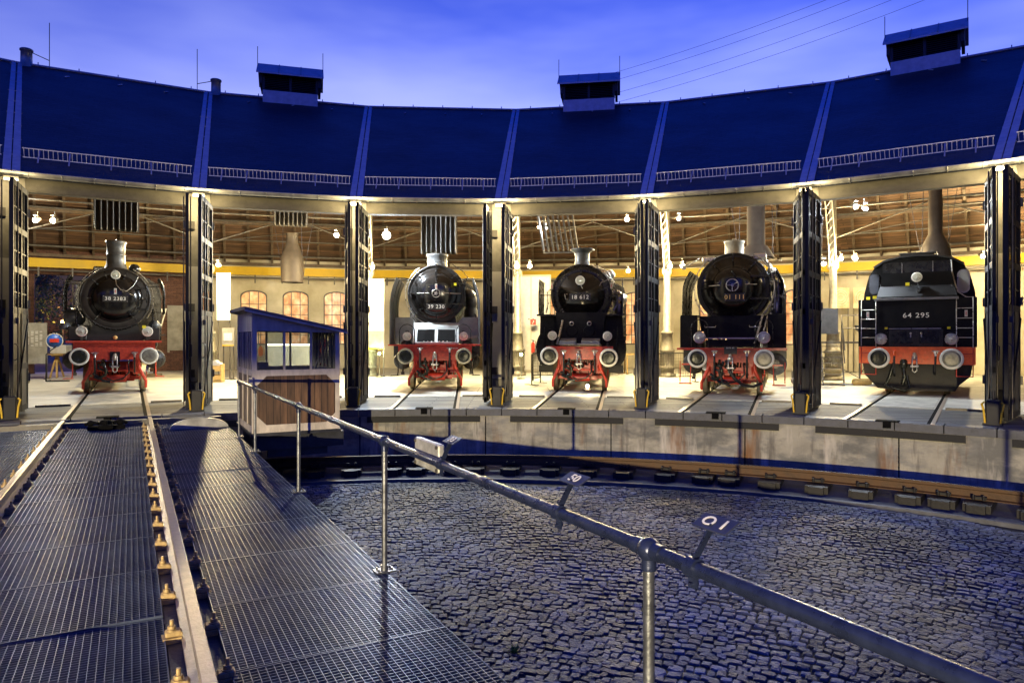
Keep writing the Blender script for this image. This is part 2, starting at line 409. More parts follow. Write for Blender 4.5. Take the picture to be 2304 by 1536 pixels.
def text(body, size, m, parent, loc, rot=(R(90), 0, 0), ext=.004, name='numerals', sx=1, space=1.0, off=.0):
    cu = bpy.data.curves.new(name, 'FONT'); cu.body = body; cu.size = size; cu.extrude = ext; cu.align_x = 'CENTER'; cu.align_y = 'CENTER'
    cu.space_character = space; cu.offset = off; cu.resolution_u = 4
    tmp = bpy.data.objects.new(name+'_tmp', cu); COL.objects.link(tmp)
    bpy.context.view_layer.update()
    me = bpy.data.meshes.new_from_object(tmp.evaluated_get(bpy.context.evaluated_depsgraph_get()))
    bpy.data.objects.remove(tmp); bpy.data.curves.remove(cu)
    me.materials.clear(); me.materials.append(m); me.name = name
    o = bpy.data.objects.new(name, me); COL.objects.link(o); o.parent = parent; o.location = loc; o.rotation_euler = rot; o.scale = (sx, 1, 1)
    return o

# ------------------------------------------------------------------ ground, pit
def ring(r0, r1, z, n=180, a0=0, a1=360, z1=None):
    m = MB(); vs = []
    full = (a1-a0) >= 360
    k = n if full else n+1
    for i in range(k):
        a = R(a0+(a1-a0)*i/n)
        vs += [(r0*math.sin(a), r0*math.cos(a), z), (r1*math.sin(a), r1*math.cos(a), z if z1 is None else z1)]
    fs = [(2*i, 2*i+1, (2*i+3) % (2*k), (2*i+2) % (2*k)) for i in range(n)]
    m.add(vs, fs); return m
struct(ring(RK+.4, 900, -.03, 120).build('ground', groundm, loc=C))
for f_ in [0]:
    m = MB()
    # apron: the ring of planks between pit and doors, and kerb stones
    a = ring(RK+.35, RW+.9, -.012, 240); o = a.build('apron', apronm, loc=C); struct(o)
k = MB()
NK = 116
for i in range(NK):
    a0, a1 = R(360*i/NK+.04), R(360*(i+1)/NK-.04)
    vs = []
    for a in (a0, a1):
        for (r, z) in ((RK-.02, -.16), (RK-.02, -.01), (RK+.01, .0), (RK+.36, .0), (RK+.36, -.16)):
            vs.append((r*math.sin(a), r*math.cos(a), z))
    k.add(vs, [(0,1,6,5),(1,2,7,6),(2,3,8,7),(3,4,9,8),(0,4,3,2,1),(5,6,7,8,9),(0,5,9,4)])
struct(k.build('kerb', kerbm, loc=C))
pw = ring(RK, RK, -1.14, 240, z1=-.16)
struct(pw.build('pit_wall', pitm, loc=C))
tag(bpy.data.objects['pit_wall'], 'curved rust streaked concrete wall around the turntable pit')
# tarred beam lengths let into the wall under each track, and notches
m = MB()
for i in range(33):
    a = R(i*360/33+1.7); M = Matrix.Rotation(-a, 4, 'Z'); m.box(-.012, .012, RK-.004, RK+.01, -1.13, -.17, M)
struct(m.build('wall_joints', darkm, loc=C))
tb = empty('tarred_beams', C, 0, 'black tarred beams set under the pit edge at each track', 'beam')
for kx in range(0, 8):
    b = MB(); ce = tdeg(kx)
    a0, a1 = ce-4.9, ce+4.9
    n = 10; vs = []
    for i in range(n+1):
        a = R(a0+(a1-a0)*i/n)
        for (r, z) in ((RK-.035, -.30), (RK-.035, -.165), (RK+.02, -.165), (RK+.02, -.30)): vs.append((r*math.sin(a), r*math.cos(a), z))
    fs = [(0,1,2,3), tuple(4*n+j for j in (3,2,1,0))]
    for i in range(n):
        for j in range(4):
            l = (j+1) % 4; fs.append((4*i+j, 4*i+l, 4*i+4+l, 4*i+4+j))
    b.add(vs, fs); b.build('beam', tarm, tb)
    # lock keep in the kerb
    q = MB(); M = Matrix.Rotation(-R(ce), 4, 'Z')
    q.box(-.07, .07, RK-.045, RK+.1, -.12, .012, M); q.box(-.2, .2, RK-.03, RK+.25, .001, .014, M)
    q.build('lock_keep', darkm, tb)
struct(ring(12.42, RK, -1.13, 240).build('ring_foundation', mat('ring_concrete', (.085, .085, .08), .85, 0, .4, 3, .3, 30), loc=C))
struct(ring(0.02, 12.45, -1.157, 160).build('pit_floor', soilm, loc=C))
# low edge strip between setts and ring
e = ring(12.36, 12.46, -1.09, 240); e2 = ring(12.36, 12.36, -1.17, 240, z1=-1.09); e.add(e2.v, e2.f)
struct(e.build('edge_strip', kerbm, loc=C))

# setts as real stones
def setts():
    m = MB(); rnd = random.Random(3)
    phi1 = R(tdeg(1))
    u = Vector((math.sin(phi1), math.cos(phi1))); nrm = Vector((math.cos(phi1), -math.sin(phi1)))
    V = []; Fc = []
    r = 12.30
    row = 0
    while r > .6:
        dr = rnd.uniform(.078, .105)
        rc = r-dr/2; circ = 2*math.pi*rc; a = rnd.uniform(0, 1)*.1/rc
        aend = a+2*math.pi
        wav_p = rnd.uniform(0, 6)
        while a < aend:
            w = rnd.choice((.075, .09, .10, .115, .135))*rnd.uniform(.9, 1.1); da = w/rc
            ac = a+da/2; a += da
            x, y = rc*math.sin(ac), rc*math.cos(ac)
            t = x*nrm.x+y*nrm.y
            wx, wy = C.x+x, C.y+y
            if t < 1.7 or wy < .8 or abs(wx) > wy*.95+1.2: continue
            # shift with a slow wave so the courses wander
            off = .16*math.sin(ac*9+r*1.3)+.07*math.sin(ac*31+r*3.1)+.03*math.sin(ac*83+row)
            if rc+off > 12.22: off = min(off, 12.26-rc)
            cx, cy = (rc+off)*math.sin(ac), (rc+off)*math.cos(ac)
            tw = R(rnd.uniform(-7, 7))-ac + .10*math.cos(ac*9+r*1.3)
            hw, hd = w/2-rnd.uniform(.002, .008), dr/2-rnd.uniform(.001, .007)
            z = -1.14+rnd.uniform(-.006, .007)
            tx, ty = rnd.uniform(-.045, .045), rnd.uniform(-.045, .045)
            base = len(V)
            cs, sn = math.cos(tw), math.sin(tw)
            pts = [(-1,-1),(0,-1.06),(1,-1),(1.07,0),(1,1),(0,1.06),(-1,1),(-1.07,0)]
            jt = [(rnd.uniform(-.13, .13), rnd.uniform(-.13, .13)) for _ in pts]
            for lev, (sc_, dz) in enumerate(((1.0, -.05), (1.0, -.011), (.88, 0.0))):
                for (px, py), (jx, jy) in zip(pts, jt):
                    lx, ly = (px*.98+jx)*hw*sc_, (py*.98+jy)*hd*sc_
                    V.append((cx+lx*cs-ly*sn, cy+lx*sn+ly*cs, z+dz+(tx*lx+ty*ly)*1.5+ (rnd.uniform(-.004,.004) if lev==2 else 0)))
            V.append((cx, cy, z+.002))
            for lv in (0, 8):
                for i in range(8):
                    j = (i+1) % 8; Fc.append((base+lv+i, base+lv+j, base+lv+8+j, base+lv+8+i))
            for i in range(8): Fc.append((base+16+i, base+16+(i+1) % 8, base+24))
        r -= dr; row += 1
    me = bpy.data.meshes.new('cobblestone_paving'); me.from_pydata(V, [], Fc); me.materials.append(settm)
    o = bpy.data.objects.new('cobblestone_paving', me); COL.objects.link(o); o.location = C
    tag(o, 'uneven grey granite setts paving the floor of the turntable pit', 'paving', None, 'stuff')
setts()
# a weed in the joints
def weed(x, y, lab):
    m = MB(); rnd = random.Random(int(x*100))
    for i in range(42):
        a = rnd.uniform(0, 6.28); l = rnd.uniform(.04, .10); w = .006
        b = Vector((rnd.uniform(-.03, .03), rnd.uniform(-.03, .03), 0)); d = Vector((math.cos(a), math.sin(a), rnd.uniform(.5, 2))).normalized()
        sd = d.cross(Vector((0, 0, 1))).normalized()*w
        m.add([b-sd, b+sd, b+d*l*.6+sd, b+d*l+Vector((0, 0, -.01)), b+d*l*.6-sd], [(0,1,2,3,4)])
    tag(m.build('weed', mat('weed_green', (.12, .22, .03), .6), loc=(x, y, -1.15)), lab, 'weed')
weed(.02, 6.1, 'small green weed tuft growing between the setts right of the grating')

# ring rail on chairs
rr = empty('ring_rail', C, 0, 'rusty orange circular running rail around the pit floor', 'rail')
prof = [(-.06, -1.0), (-.06, -.985), (-.012, -.965), (-.012, -.86), (-.036, -.845), (-.036, -.80), (.036, -.80), (.036, -.845), (.012, -.86), (.012, -.965), (.06, -.985), (.06, -1.0)]
m = MB(); n = 240; vs = []
for i in range(n):
    a = 2*math.pi*i/n
    for (dr_, z) in prof: vs.append(((13.4+dr_)*math.sin(a), (13.4+dr_)*math.cos(a), z))
q = len(prof); fs = []
for i in range(n):
    for j in range(q):
        l = (j+1) % q; i2 = (i+1) % n; fs.append((i*q+j, i*q+l, i2*q+l, i2*q+j))
m.add(vs, fs); m.build('rail', ringrail, rr)
rndb = random.Random(5)
chair = None
av = -42.0
idx = 0
while av < 62:
    idx += 1
    b = MB(); M = Matrix.Rotation(-R(av), 4, 'Z')
    b.box(-.125, .125, 12.84, 13.26, -1.128, -1.0, M, .0); b.box(-.19, .19, 12.95, 13.85, -1.127, -1.003, M)
    b.box(-.1, .1, 12.832, 12.845, -1.10, -1.02, M)
    b.cyl(M @ Vector((-.07, 13.2, -.975)), M @ Vector((-.07, 13.2, -.9)), .022, n=8); b.cyl(M @ Vector((.07, 13.2, -.975)), M @ Vector((.07, 13.2, -.9)), .022, n=8)
    b.box(-.1, .1, 13.24, 13.335, -.975, -.93, M)
    b.build('rail_chair', mat('chair_iron', (.014, .013, .012), .6, .2, .5, 8, .3) if idx == 1 else MATS['chair_iron'], rr)
    av += rndb.choice((2.1, 3.1, 3.3, 3.5))
rr['group'] = 'pit rails'

# ------------------------------------------------------------------ tracks on apron and in shed
fl = ring(RW+.9, RB+1.5, -.008, 120, -60, 70); struct(fl.build('shed_floor', floorm, loc=C))
for kx in range(0, 8):
    t = empty('shed_track', pol(0, 0), -R(tdeg(kx)), None, None)
    t['kind'] = 'structure'
    for s in (-1, 1):
        x = s*.7535
        m = MB(); m.box(x-.035, x+.035, RK-.02, RB-1, -.14, .004); m.build('rail', railtop, t)
        g = MB(); g.box(x-s*.036, x-s*.10, RK+.005, RB-1, -.14, .0005); g.build('groove', darkm, t)
    # inspection pit edge / plank covers
    g = MB(); g.box(-.62, .62, RW+.92, RB-2, -.1, .001); g.build('track_bed', mat('plank_cover', (.42, .41, .35), .7, 0, .4, 2.5, .2, 30) if kx == 0 else MATS['plank_cover'], t)
    # door threshold channel
    for s in (-1, 1):
        g = MB(); g.box(s*.85, s*1.55, RW+.85, RW+.97, -.02, .035)
        g.build('door_stop_bar', ironm, t)

# ------------------------------------------------------------------ turntable bridge (local x = across, y = along)
PHI1 = -R(tdeg(1))
br = empty('turntable_bridge', C, PHI1, 'long turntable bridge with steel gratings and one track, at left foreground', 'turntable')
def bridge_pt(t, s, z=0): return br.matrix_basis @ Vector((t, s, z)) if False else C + Matrix.Rotation(PHI1, 3, 'Z') @ Vector((t, s, z))
def grating(w, l):
    m = MB(); px = .0415; py = .033
    n = int(round(w/px))
    for i in range(n+1):
        x = -w/2+w*i/n; m.box(x-.0018, x+.0018, 0, l, -.03, 0)
    n = int(round(l/py))
    for i in range(1, n):
        y = l*i/n; m.box(-w/2, w/2, y-.0026, y+.0026, -.022, -.0015)
    m.box(-w/2, w/2, .0, .006, -.032, .002); m.box(-w/2, w/2, l-.006, l, -.032, .002)
    m.box(-w/2-.004, -w/2, 0, l, -.032, .002); m.box(w/2, w/2+.004, 0, l, -.032, .002)
    return m
SP = 1.0
gi = None; go = None; rnd = random.Random(11)
for i in range(-14, 15):
    y = (i-.5)*SP
    for (tc_, w, ky) in ((0, 1.20, 'i'), (-1.49, 1.20, 'o'), (1.49, 1.20, 'o')):
        if gi is None: gi = o = grating(1.20, SP-.012).build('grating_panel', galv, br, fix=False)
        else: o = dup(gi, br)
        o.location = (tc_, y, -.13+rnd.uniform(-.003, .003)); o.rotation_euler = (R(rnd.uniform(-.35, .35)), R(rnd.uniform(-.3, .3)), 0)
railp = [(-.065, -.155), (-.065, -.145), (-.012, -.13), (-.009, -.045), (-.036, -.035), (-.036, -.006), (-.03, .0), (.03, .0), (.036, -.006), (.036, -.035), (.009, -.045), (.012, -.13), (.065, -.145), (.065, -.155)]
for s in (-1, 1):
    m = MB(); m.prism([(s*.7535+a, b) for a, b in railp], -14.7, 14.72, 'xz')
    m.build('rail', railtop, br)
# rail joint gap marks
cl = None
for s in (-1, 1):
    for q in (-1, 1):
        for i in range(24):
            y = -1.6+i*.68
            if y > 14.4: continue
            if cl is None:
                m = MB(); m.box(-.05, .05, -.045, .045, -.165, -.135); m.box(-.035, .05, -.03, .03, -.135, -.10, bev=.006); m.box(.03, .055, -.028, .028, -.15, -.112)
                m.cyl((0, 0, -.1), (0, 0, -.075), .022, n=6); m.cyl((0, 0, -.075), (0, 0, -.04), .011, n=8)
                m.cyl((0, 0, -.105), (0, 0, -.095), .03, n=12)
                cl = o = m.build('rail_clip', clipm, br)
            else: o = dup(cl, br)
            o.location = (s*.7535+q*.115, y, 0); o.rotation_euler = (0, 0, (math.pi if q > 0 else 0)+R(rnd.uniform(-5, 5)))
m = MB()
for s in (-1, 1):
    m.box(s*.7535-.14, s*.7535+.14, -14.7, 14.7, -.22, -.165); m.box(s*.7535-.03, s*.7535+.03, -14.2, 14.2, -.75, -.22); m.box(s*.7535-.16, s*.7535+.16, -14.0, 14.0, -.80, -.75)
    m.box(s*2.06-.03, s*2.06+.03, -14.6, 14.6, -.30, -.166); m.box(s*2.02-.1, s*2.02+.05, -14.6, 14.6, -.32, -.30)
y = -14.5
while y < 14.6:
    m.box(-2.03, 2.03, y-.045, y+.045, -.29, -.166); y += 1.0
build_each(m, 'girder', girder, br)
m = MB(); m.box(-.9, .9, -.9, .9, -1.1, -.8); m.lathe([(.9, -1.12), (.9, -1.0), (.5, -.95), (.4, -.8)], n=28); m.build('centre_pivot', girder, br)
for s in (-1, 1):
    for e_ in (-1, 1):
        m = MB(); m.lathe([(.28, -.06), (.3, -.05), (.3, .05), (.28, .06)], (s*.9, e_*13.4, -.5), 'x', 28); m.build('running_wheel', wheelm, br)
        m = MB(); m.box(s*.9-.16, s*.9+.16, e_*13.4-.42, e_*13.4+.42, -.42, -.30); m.box(s*.9-.13, s*.9-.09, e_*13.4-.3, e_*13.4+.3, -.6, -.3); m.box(s*.9+.09, s*.9+.13, e_*13.4-.3, e_*13.4+.3, -.6, -.3); m.build('wheel_bracket', girder, br)
# end plate and lock
m = MB(); m.box(-2.1, 2.1, 14.55, 14.80, -.14, -.045); m.build('end_plate', mat('end_plate_steel', (.16, .15, .13), .55, .4, .4, 4, .2), br)
m = MB(); m.box(-.30, .32, 13.85, 14.0, -.12, -.05); m.box(-.12, .12, 13.7, 14.5, -.11, -.02, bev=.015); m.lathe([(.11, -.12), (.11, .02), (.08, .05), (.03, .055)], (0, 13.95, 0), n=16)
m.tube([(-.12, 13.9, 0), (-.25, 13.95, .02), (-.34, 14.0, -.03)], .03, 8); m.tube([(.12, 13.9, 0), (.25, 13.95, .03), (.35, 14.0, -.02)], .03, 8)
m.sphere((-.25, 13.95, .0), .06); m.sphere((.24, 13.95, .0), .065); m.cyl((0, 13.75, -.05), (0, 13.75, .06), .035, n=10)
m.build('bridge_lock', darkm, br)
# domed cover plate on the right grating near the cabin
m = MB(); poly = []
for i in range(17):
    a = math.pi*i/16; poly.append((1.58-.52*math.cos(a), -.13+.20*math.sin(a)))
m.prism(poly, 13.3, 13.42, 'xz'); m.build('arched_guard', mat('guard_galvanised', (.42, .42, .40), .42, .7, .3, 5, .1), br)

# handrail thing
hr = empty('handrail', bridge_pt(2.09, 0, -.13), PHI1, 'round blue steel handrail with slim posts along the right edge of the bridge', 'railing')
ZT = .97
ys = [-5.5, -2.45, .61, 3.64, 6.70, 9.88, 11.7]
m = MB(); m.tube([(0, -5.6, ZT), (0, 11.7, ZT)], .0255, 20); m.build('top_rail', pipem, hr)
for y in ys:
    m = MB(); m.cyl((0, y, 0), (0, y, ZT-.045), .021, n=16); m.build('post', postm, hr)
    m = MB(); m.box(-.075, .075, y-.05, y+.05, 0, .012)
    for a in (-.05, .05):
        m.cyl((a, y-.028, .012), (a, y-.028, .03), .009, n=6); m.cyl((a, y+.028, .012), (a, y+.028, .03), .009, n=6)
    m.cyl((0, y, .01), (0, y, .05), .028, n=16); m.build('base_flange', postm, hr)
    m = MB(); m.sphere((0, y, ZT), .044, 20, 14); m.cyl((0, y-.075, ZT), (0, y+.075, ZT), .031, n=20); m.cyl((0, y, ZT-.075), (0, y, ZT), .027, n=16); m.build('ball_fitting', pipem, hr)
for y in (5.2, 8.1, 1.95):
    m = MB(); m.cyl((0, y-.035, ZT), (0, y+.035, ZT), .030, n=20); m.build('sleeve', pipem, hr)
# box on handrail
bx = empty('switch_box', bridge_pt(2.15, 2.88, .84), PHI1, 'flat grey metal box bolted across the handrail beside the 23 marker', 'box')
m = MB(); m.box(-.03, .012, -.21, .21, -.085, .10, bev=.008); m.build('housing', mat('box_grey', (.5, .5, .47), .45, .5, .3, 10, .15), bx)
for y in (-.185, .185):
    for z in (-.065, .08):
        m = MB(); m.cyl((-.04, y, z), (.0, y, z), .012, n=8); m.build('bolt', ironm, bx)
for lab, s, off in (('23', 2.55, .33), ('50', 1.22, .3), ('01', .38, .3)):
    g = empty('stall_marker', bridge_pt(2.09, s, .84), PHI1, {'23': 'farthest dark number plate on the handrail, beside the flat box', '50': 'middle number plate on the handrail, above the setts', '01': 'nearest and largest looking number plate, by the ball joint of the handrail'}[lab], 'sign', 'stall number plates on the handrail')
    m = MB(); m.cyl((0, -.022, 0), (0, .022, 0), .034, n=20); m.box(-.004, .004, -.02, .02, -.07, -.02); m.cyl((-.02, 0, -.055), (.02, 0, -.055), .006, n=8); m.build('clamp', pipem, g)
    m = MB(); m.bar((.01, 0, .03), (.045, -.045, .150), .006, .028, up=(1, 0, 0)); m.cyl((-.006, 0, .045), (.02, 0, .045), .006, n=8); m.build('stem', pipem, g)
    p = empty('plate_tilt', (0, 0, 0)); bpy.data.objects.remove(p)
    # plate: right = -y, up = (+x, z)
    upv = Vector((.063, 0, .032)).normalized(); rt = Vector((0, -1, 0)); nv = rt.cross(upv)
    Mx = Matrix(((rt.x, upv.x, nv.x, .05), (rt.y, upv.y, nv.y, -.05), (rt.z, upv.z, nv.z, .152), (0, 0, 0, 1)))
    m = MB(); m.box(-.075, .075, -.036, .036, -.003, .003); o = m.build('plate', signm, g); o.matrix_local = Mx
    tx = text(lab if lab != '01' else 'O 1', .062, numw, o, (0, 0, .0042), (0, 0, 0), .0008, sx=1.15, off=.0008)

# ------------------------------------------------------------------ control cabin on the bridge
cb = empty('control_cabin', bridge_pt(2.35, 12.0, -.19), PHI1, 'small weathered turntable cabin with big windows and brown boards beside the bridge', 'cabin')
CW, CD = 1.60, 2.0
def roofz(x): return 2.30-(x)*.215
m = MB(); m.box(-.02, CW+.02, -.02, CD+.02, 0, .06); m.build('floor', girder, cb)
m = MB()
post = .085
for x in (0, CW-post):
    for y in (0, CD-post):
        zt = roofz(x)-.02
        m.box(x, x+post, y, y+post, .06, zt)
for y in (0, CD-.05):     # front and rear rails
    m.box(post, CW-post, y+.005, y+.045, .06, .20); m.box(post, CW-post, y+.005, y+.045, 1.10, 1.21); 
    m.prism([(post, 1.93), (CW-post, 1.90), (CW-post, roofz(CW-post)-.03), (post, roofz(post)-.03)], y+.005, y+.045, 'xz')
    for fx in (.36, .66):
        xx = CW*fx if fx != .36 else CW*.355
        m.box(xx-.018, xx+.018, y-.004, y+.05, 1.21, 1.93)
    for (cx_, sx_) in ((post, 1), (CW-post, -1)):  # chamfer corners of the board panel
        m.prism([(cx_, 1.10), (cx_+sx_*.17, 1.10), (cx_, .93)], y+.002, y+.046, 'xz'); m.prism([(cx_, .20), (cx_+sx_*.17, .20), (cx_, .37)], y+.002, y+.046, 'xz')
for x in (0, CW-.05):     # side rails
    m.box(x+.005, x+.045, post, CD-post, .06, .18); m.box(x+.005, x+.045, post, CD-post, 1.10, 1.21)
    m.box(x+.005, x+.045, post, CD-post, 1.92, roofz(x)-.02)
    for yy in (.62, 1.25): m.box(x-.003, x+.05, yy-.03, yy+.03, .18, 1.92)
    for yy in (.35, .95, 1.6): m.box(x+.008, x+.042, yy-.015, yy+.015, 1.21, 1.92)
m.build('frame', cabinw, cb)
m = MB(); m.box(post, CW-post, .012, .038, .2, 1.1); m.build('board_panel', cabinb, cb); m = MB(); m.box(post, CW-post, CD-.04, CD-.015, .2, 1.1); m.build('board_panel', cabinb, cb)
m = MB(); m.box(.012, .038, post, CD-post, .18, 1.1); m.box(CW-.04, CW-.015, post, CD-post, .18, 1.1); build_each(m, 'side_boards', cabiny, cb)
m = MB()
for (a, b) in ((post, CW*.355-.018), (CW*.355+.018, CW*.66-.018), (CW*.66+.018, CW-post)):
    m.box(a, b, .022, .026, 1.21, 1.93)
for (a, b) in ((post, CW*.355-.018), (CW*.355+.018, CW*.66-.018), (CW*.66+.018, CW-post)):
    m.box(a, b, CD-.03, CD-.026, 1.21, 1.93)
m.box(.022, .026, post, CD-post, 1.21, 1.92); m.box(CW-.028, CW-.024, post, CD-post, 1.21, 1.92)
build_each(m, 'window_pane', glassm, cb)
m = MB(); ov = .14
m.prism([(-ov, roofz(-ov)-.02), (CW+.12, roofz(CW+.12)-.02), (CW+.12, roofz(CW+.12)+.03), (-ov, roofz(-ov)+.04)], -.10, CD+.12, 'xz')
m.build('roof', feltm, cb)
m = MB(); m.prism([(-ov-.004, roofz(-ov)-.05), (CW+.13, roofz(CW+.12)-.05), (CW+.13, roofz(CW+.12)-.021), (-ov-.004, roofz(-ov)-.021)], -.115, -.1, 'xz'); m.build('fascia_board', cabinw, cb)
m = MB(); m.box(.10, CW-.1, .5, .95, 1.0, 1.04); m.box(.2, .5, 1.3, 1.75, .9, 1.32); m.cyl((1.2, .7, 1.04), (1.36, .62, 1.45), .012, n=8); m.cyl((1.26, .7, 1.04), (1.42, .62, 1.42), .01, n=8); m.box(.98, 1.12, .55, .75, 1.04, 1.18, bev=.02)
m.build('control_desk', cabinw, cb)
m = MB(); m.tube([(-.005, .66, .98), (-.045, .66, .98), (-.045, .76, .98), (-.005, .76, .98)], .008, 8); m.build('door_handle', steel, cb)
m = MB(); m.box(.1, CW+.1, .1, CD-.1, -.28, -.0); m.box(.3, CW-.2, .15, .25, -.42, -.28); m.build('support_beam', girder, cb)
m = MB(); m.box(-.06, -.0, -.10, -.03, .90, 1.08, bev=.01); m.build('side_lamp', mat('lamp_housing', (.45, .42, .34), .5), cb)

# ------------------------------------------------------------------ roundhouse
rh = empty('roundhouse', C, 0, 'curved engine shed with steep dark slate roof and six open stalls', 'engine shed')
BAYS = range(-1, 9)
def loc_bay(k): return -R(tdeg(k))
hd = math.tan(R(D/2))
def bay_quad(r0, z0, r1, z1, th=0, gap=0.0):
    """quad in a bay's own frame; radii measured along the pillar lines"""
    c0, c1 = r0*math.cos(R(D/2)), r1*math.cos(R(D/2)); x0, x1 = r0*math.sin(R(D/2))-gap, r1*math.sin(R(D/2))-gap
    m = MB()
    if th: 
        m.add([(-x0, c0, z0), (x0, c0, z0), (x1, c1, z1), (-x1, c1, z1), (-x0, c0, z0-th), (x0, c0, z0-th), (x1, c1, z1-th), (-x1, c1, z1-th)],
              [(0,1,2,3), (7,6,5,4), (0,4,5,1), (1,5,6,2), (2,6,7,3), (3,7,4,0)])
    else: m.add([(-x0, c0, z0), (x0, c0, z0), (x1, c1, z1), (-x1, c1, z1)], [(0,1,2,3)])
    return m
ZB = 5.75
first = {}
def bay_part(key, builder, m_, name, k):
    if key not in first: first[key] = o = builder().build(name, m_, rh)
    else: o = dup(first[key], rh)
    o.rotation_euler = (0, 0, loc_bay(k)); return o
def bay_each(key, builder, m_, name, k, az=None):
    if key not in first: first[key] = os_ = build_each(builder(), name, m_, rh)
    else: os_ = [dup(o_, rh) for o_ in first[key]]
    for o_ in os_: o_.rotation_euler = (0, 0, loc_bay(k) if az is None else az)
def ceil_builder():
    m = bay_quad(RG+.35, HG+.194-.26, RR, HR-.26, .02); b = bay_quad(RR, HR-.26, RB+.1, ZB-.16, .02); m.add(b.v, b.f); return m
def guard_builder():
    m = MB(); y = 18.08*math.cos(R(D/2)); z = HG+(18.08-RG)*.554; w = 1.76
    nrm = Vector((0, -.485, .875))
    b0 = Vector((0, y, z+.03)); 
    def pt(x, h): return b0+nrm*h+Vector((x, 0, 0))
    for h in (.03, .24): m.bar(pt(-w, h), pt(w, h), .016, .02)
    n = 38
    for i in range(n):
        x = -w+.03+(2*w-.06)*i/(n-1); m.bar(pt(x, .03), pt(x, .24), .013, .009)
    return m
def guardb_builder():
    m = MB(); y = 18.08*math.cos(R(D/2)); z = HG+(18.08-RG)*.554
    for x in (-1.45, -.85, .0, .85, 1.42):
        m.bar((x, y-.25, z-.10), (x, y+.1, z+.26), .03, .008)
    return m
def gutter_builder():
    m = MB(); y = (RG-.1)*math.cos(R(D/2)); x = (RG-.1)*math.sin(R(D/2))
    n = 8; vs = []
    for xx in (-x, x):
        for i in range(n+1):
            a = math.pi*i/n; vs.append((xx, y-.085*math.cos(a)-.04, HG-.02-.085*math.sin(a)))
    m.add(vs, [(i, i+1, n+2+i, n+1+i) for i in range(n)], True)
    m.tube([(-x, y-.125, HG-.015), (x, y-.125, HG-.015)], .013, 8)
    for i in range(6):
        xx = -x+2*x*(i+.5)/6; pts = [(xx, y-.04-.092*math.cos(math.pi*j/8), HG-.02-.092*math.sin(math.pi*j/8)) for j in range(9)]
        m.tube(pts, .009, 6)
    # drip flashing at slate foot
    m.box(-x, x, y+.03, y+.12, HG-.01, HG+.02)
    return m
def lintel_builder():
    m = MB(); x = (RW)*math.sin(R(D/2))-.25; y = RW*math.cos(R(D/2))
    m.box(-x, x, y+.02, y+.42, 4.86, 5.12); m.box(-x-.22, x+.22, y+.05, y+.40, 5.12, 5.32)
    m.box(-x, x, y+.035, y+.06, 4.835, 4.86)
    return m
def rafters_builder(front=True):
    m = MB(); ca = math.cos(R(D/2))
    for i in range(-3, 4):
        f_ = i/3.5
        for (r0, z0, r1, z1) in (((RG+.5, HG-.1, RR, HR-.38),) if front else ((RR, HR-.38, RB, ZB-.28),)):
            m.bar((f_*r0*math.sin(R(D/2)), r0*ca, z0+.03), (f_*r1*math.sin(R(D/2)), r1*ca, z1+.03), .10, .16)
    return m
def purlin_builder():
    m = MB(); ca, sa = math.cos(R(D/2)), math.sin(R(D/2))
    for r in (21.5, 25, 30.5, 33.6):
        z = HG+(r-RG)*.554-.52 if r < RR else HR-(r-RR)*(HR-ZB)/(RB-RR)-.52
        m.box(-r*sa, r*sa, r*ca-.08, r*ca+.08, z-.1, z+.1)
    # wall plate and service pipes
    m.box(-RB*sa, RB*sa, (RB-.3)*ca, (RB-.12)*ca, 5.28, 5.42)
    return m
def pipes_builder():
    m = MB(); ca, sa = math.cos(R(D/2)), math.sin(R(D/2))
    for (r, z, q) in ((36.0, 4.62, .045), (35.2, 5.62, .05), (34.0, 6.2, .035), (29, 6.6, .04), (33.0, 6.95, .04)):
        m.tube([(-r*sa, r*ca, z), (r*sa, r*ca, z)], q, 8)
    # tie rods and diagonal braces
    m.tube([(-22*sa, 22*ca, 5.75), (22*sa, 22*ca, 5.75)], .03, 8)
    m.tube([(-29*sa, 29*ca, 5.4), (0, 30.5, 6.8), (29*sa, 29*ca, 5.4)], .028, 8)
    m.tube([(-33*sa, 32.5*ca, 5.9), (33*sa, 33*ca, 7.0)], .022, 6)
    return m
def pipe_bracket_builder():
    m = MB()
    for i in range(6):
        x = -3.2+i*1.28; m.box(x-.03, x+.03, 35.7, 35.9, 4.35, 4.75)
    return m
def wall_builder(win=True):
    """rear wall with three arched window openings"""
    ca, sa = math.cos(R(D/2)), math.sin(R(D/2)); y = RB*ca; X = RB*sa
    m = MB(); ww = 1.30; zs, zt = 1.25, 4.05; gap = 2.05
    xs = [-gap, 0, gap] if win else []
    edges = [-X]
    for x in xs: edges += [x-ww/2, x+ww/2]
    edges.append(X)
    for i in range(0, len(edges), 2): m.box(edges[i], edges[i+1], y, y+.4, 0, 5.6)
    for x in xs:
        m.box(x-ww/2, x+ww/2, y, y+.4, 0, zs)
        n = 10; arc = [(x+ww/2*math.cos(math.pi*i/n)*1.0, zt-.28+.28*math.sin(math.pi*i/n)) for i in range(n+1)]
        m.prism([(x+ww/2, 5.6)]+arc+[(x-ww/2, 5.6)], y, y+.4, 'xz')
    if not win: m.box(-X, X, y+.01, y+.39, 0, 5.6) if not edges else None
    return m
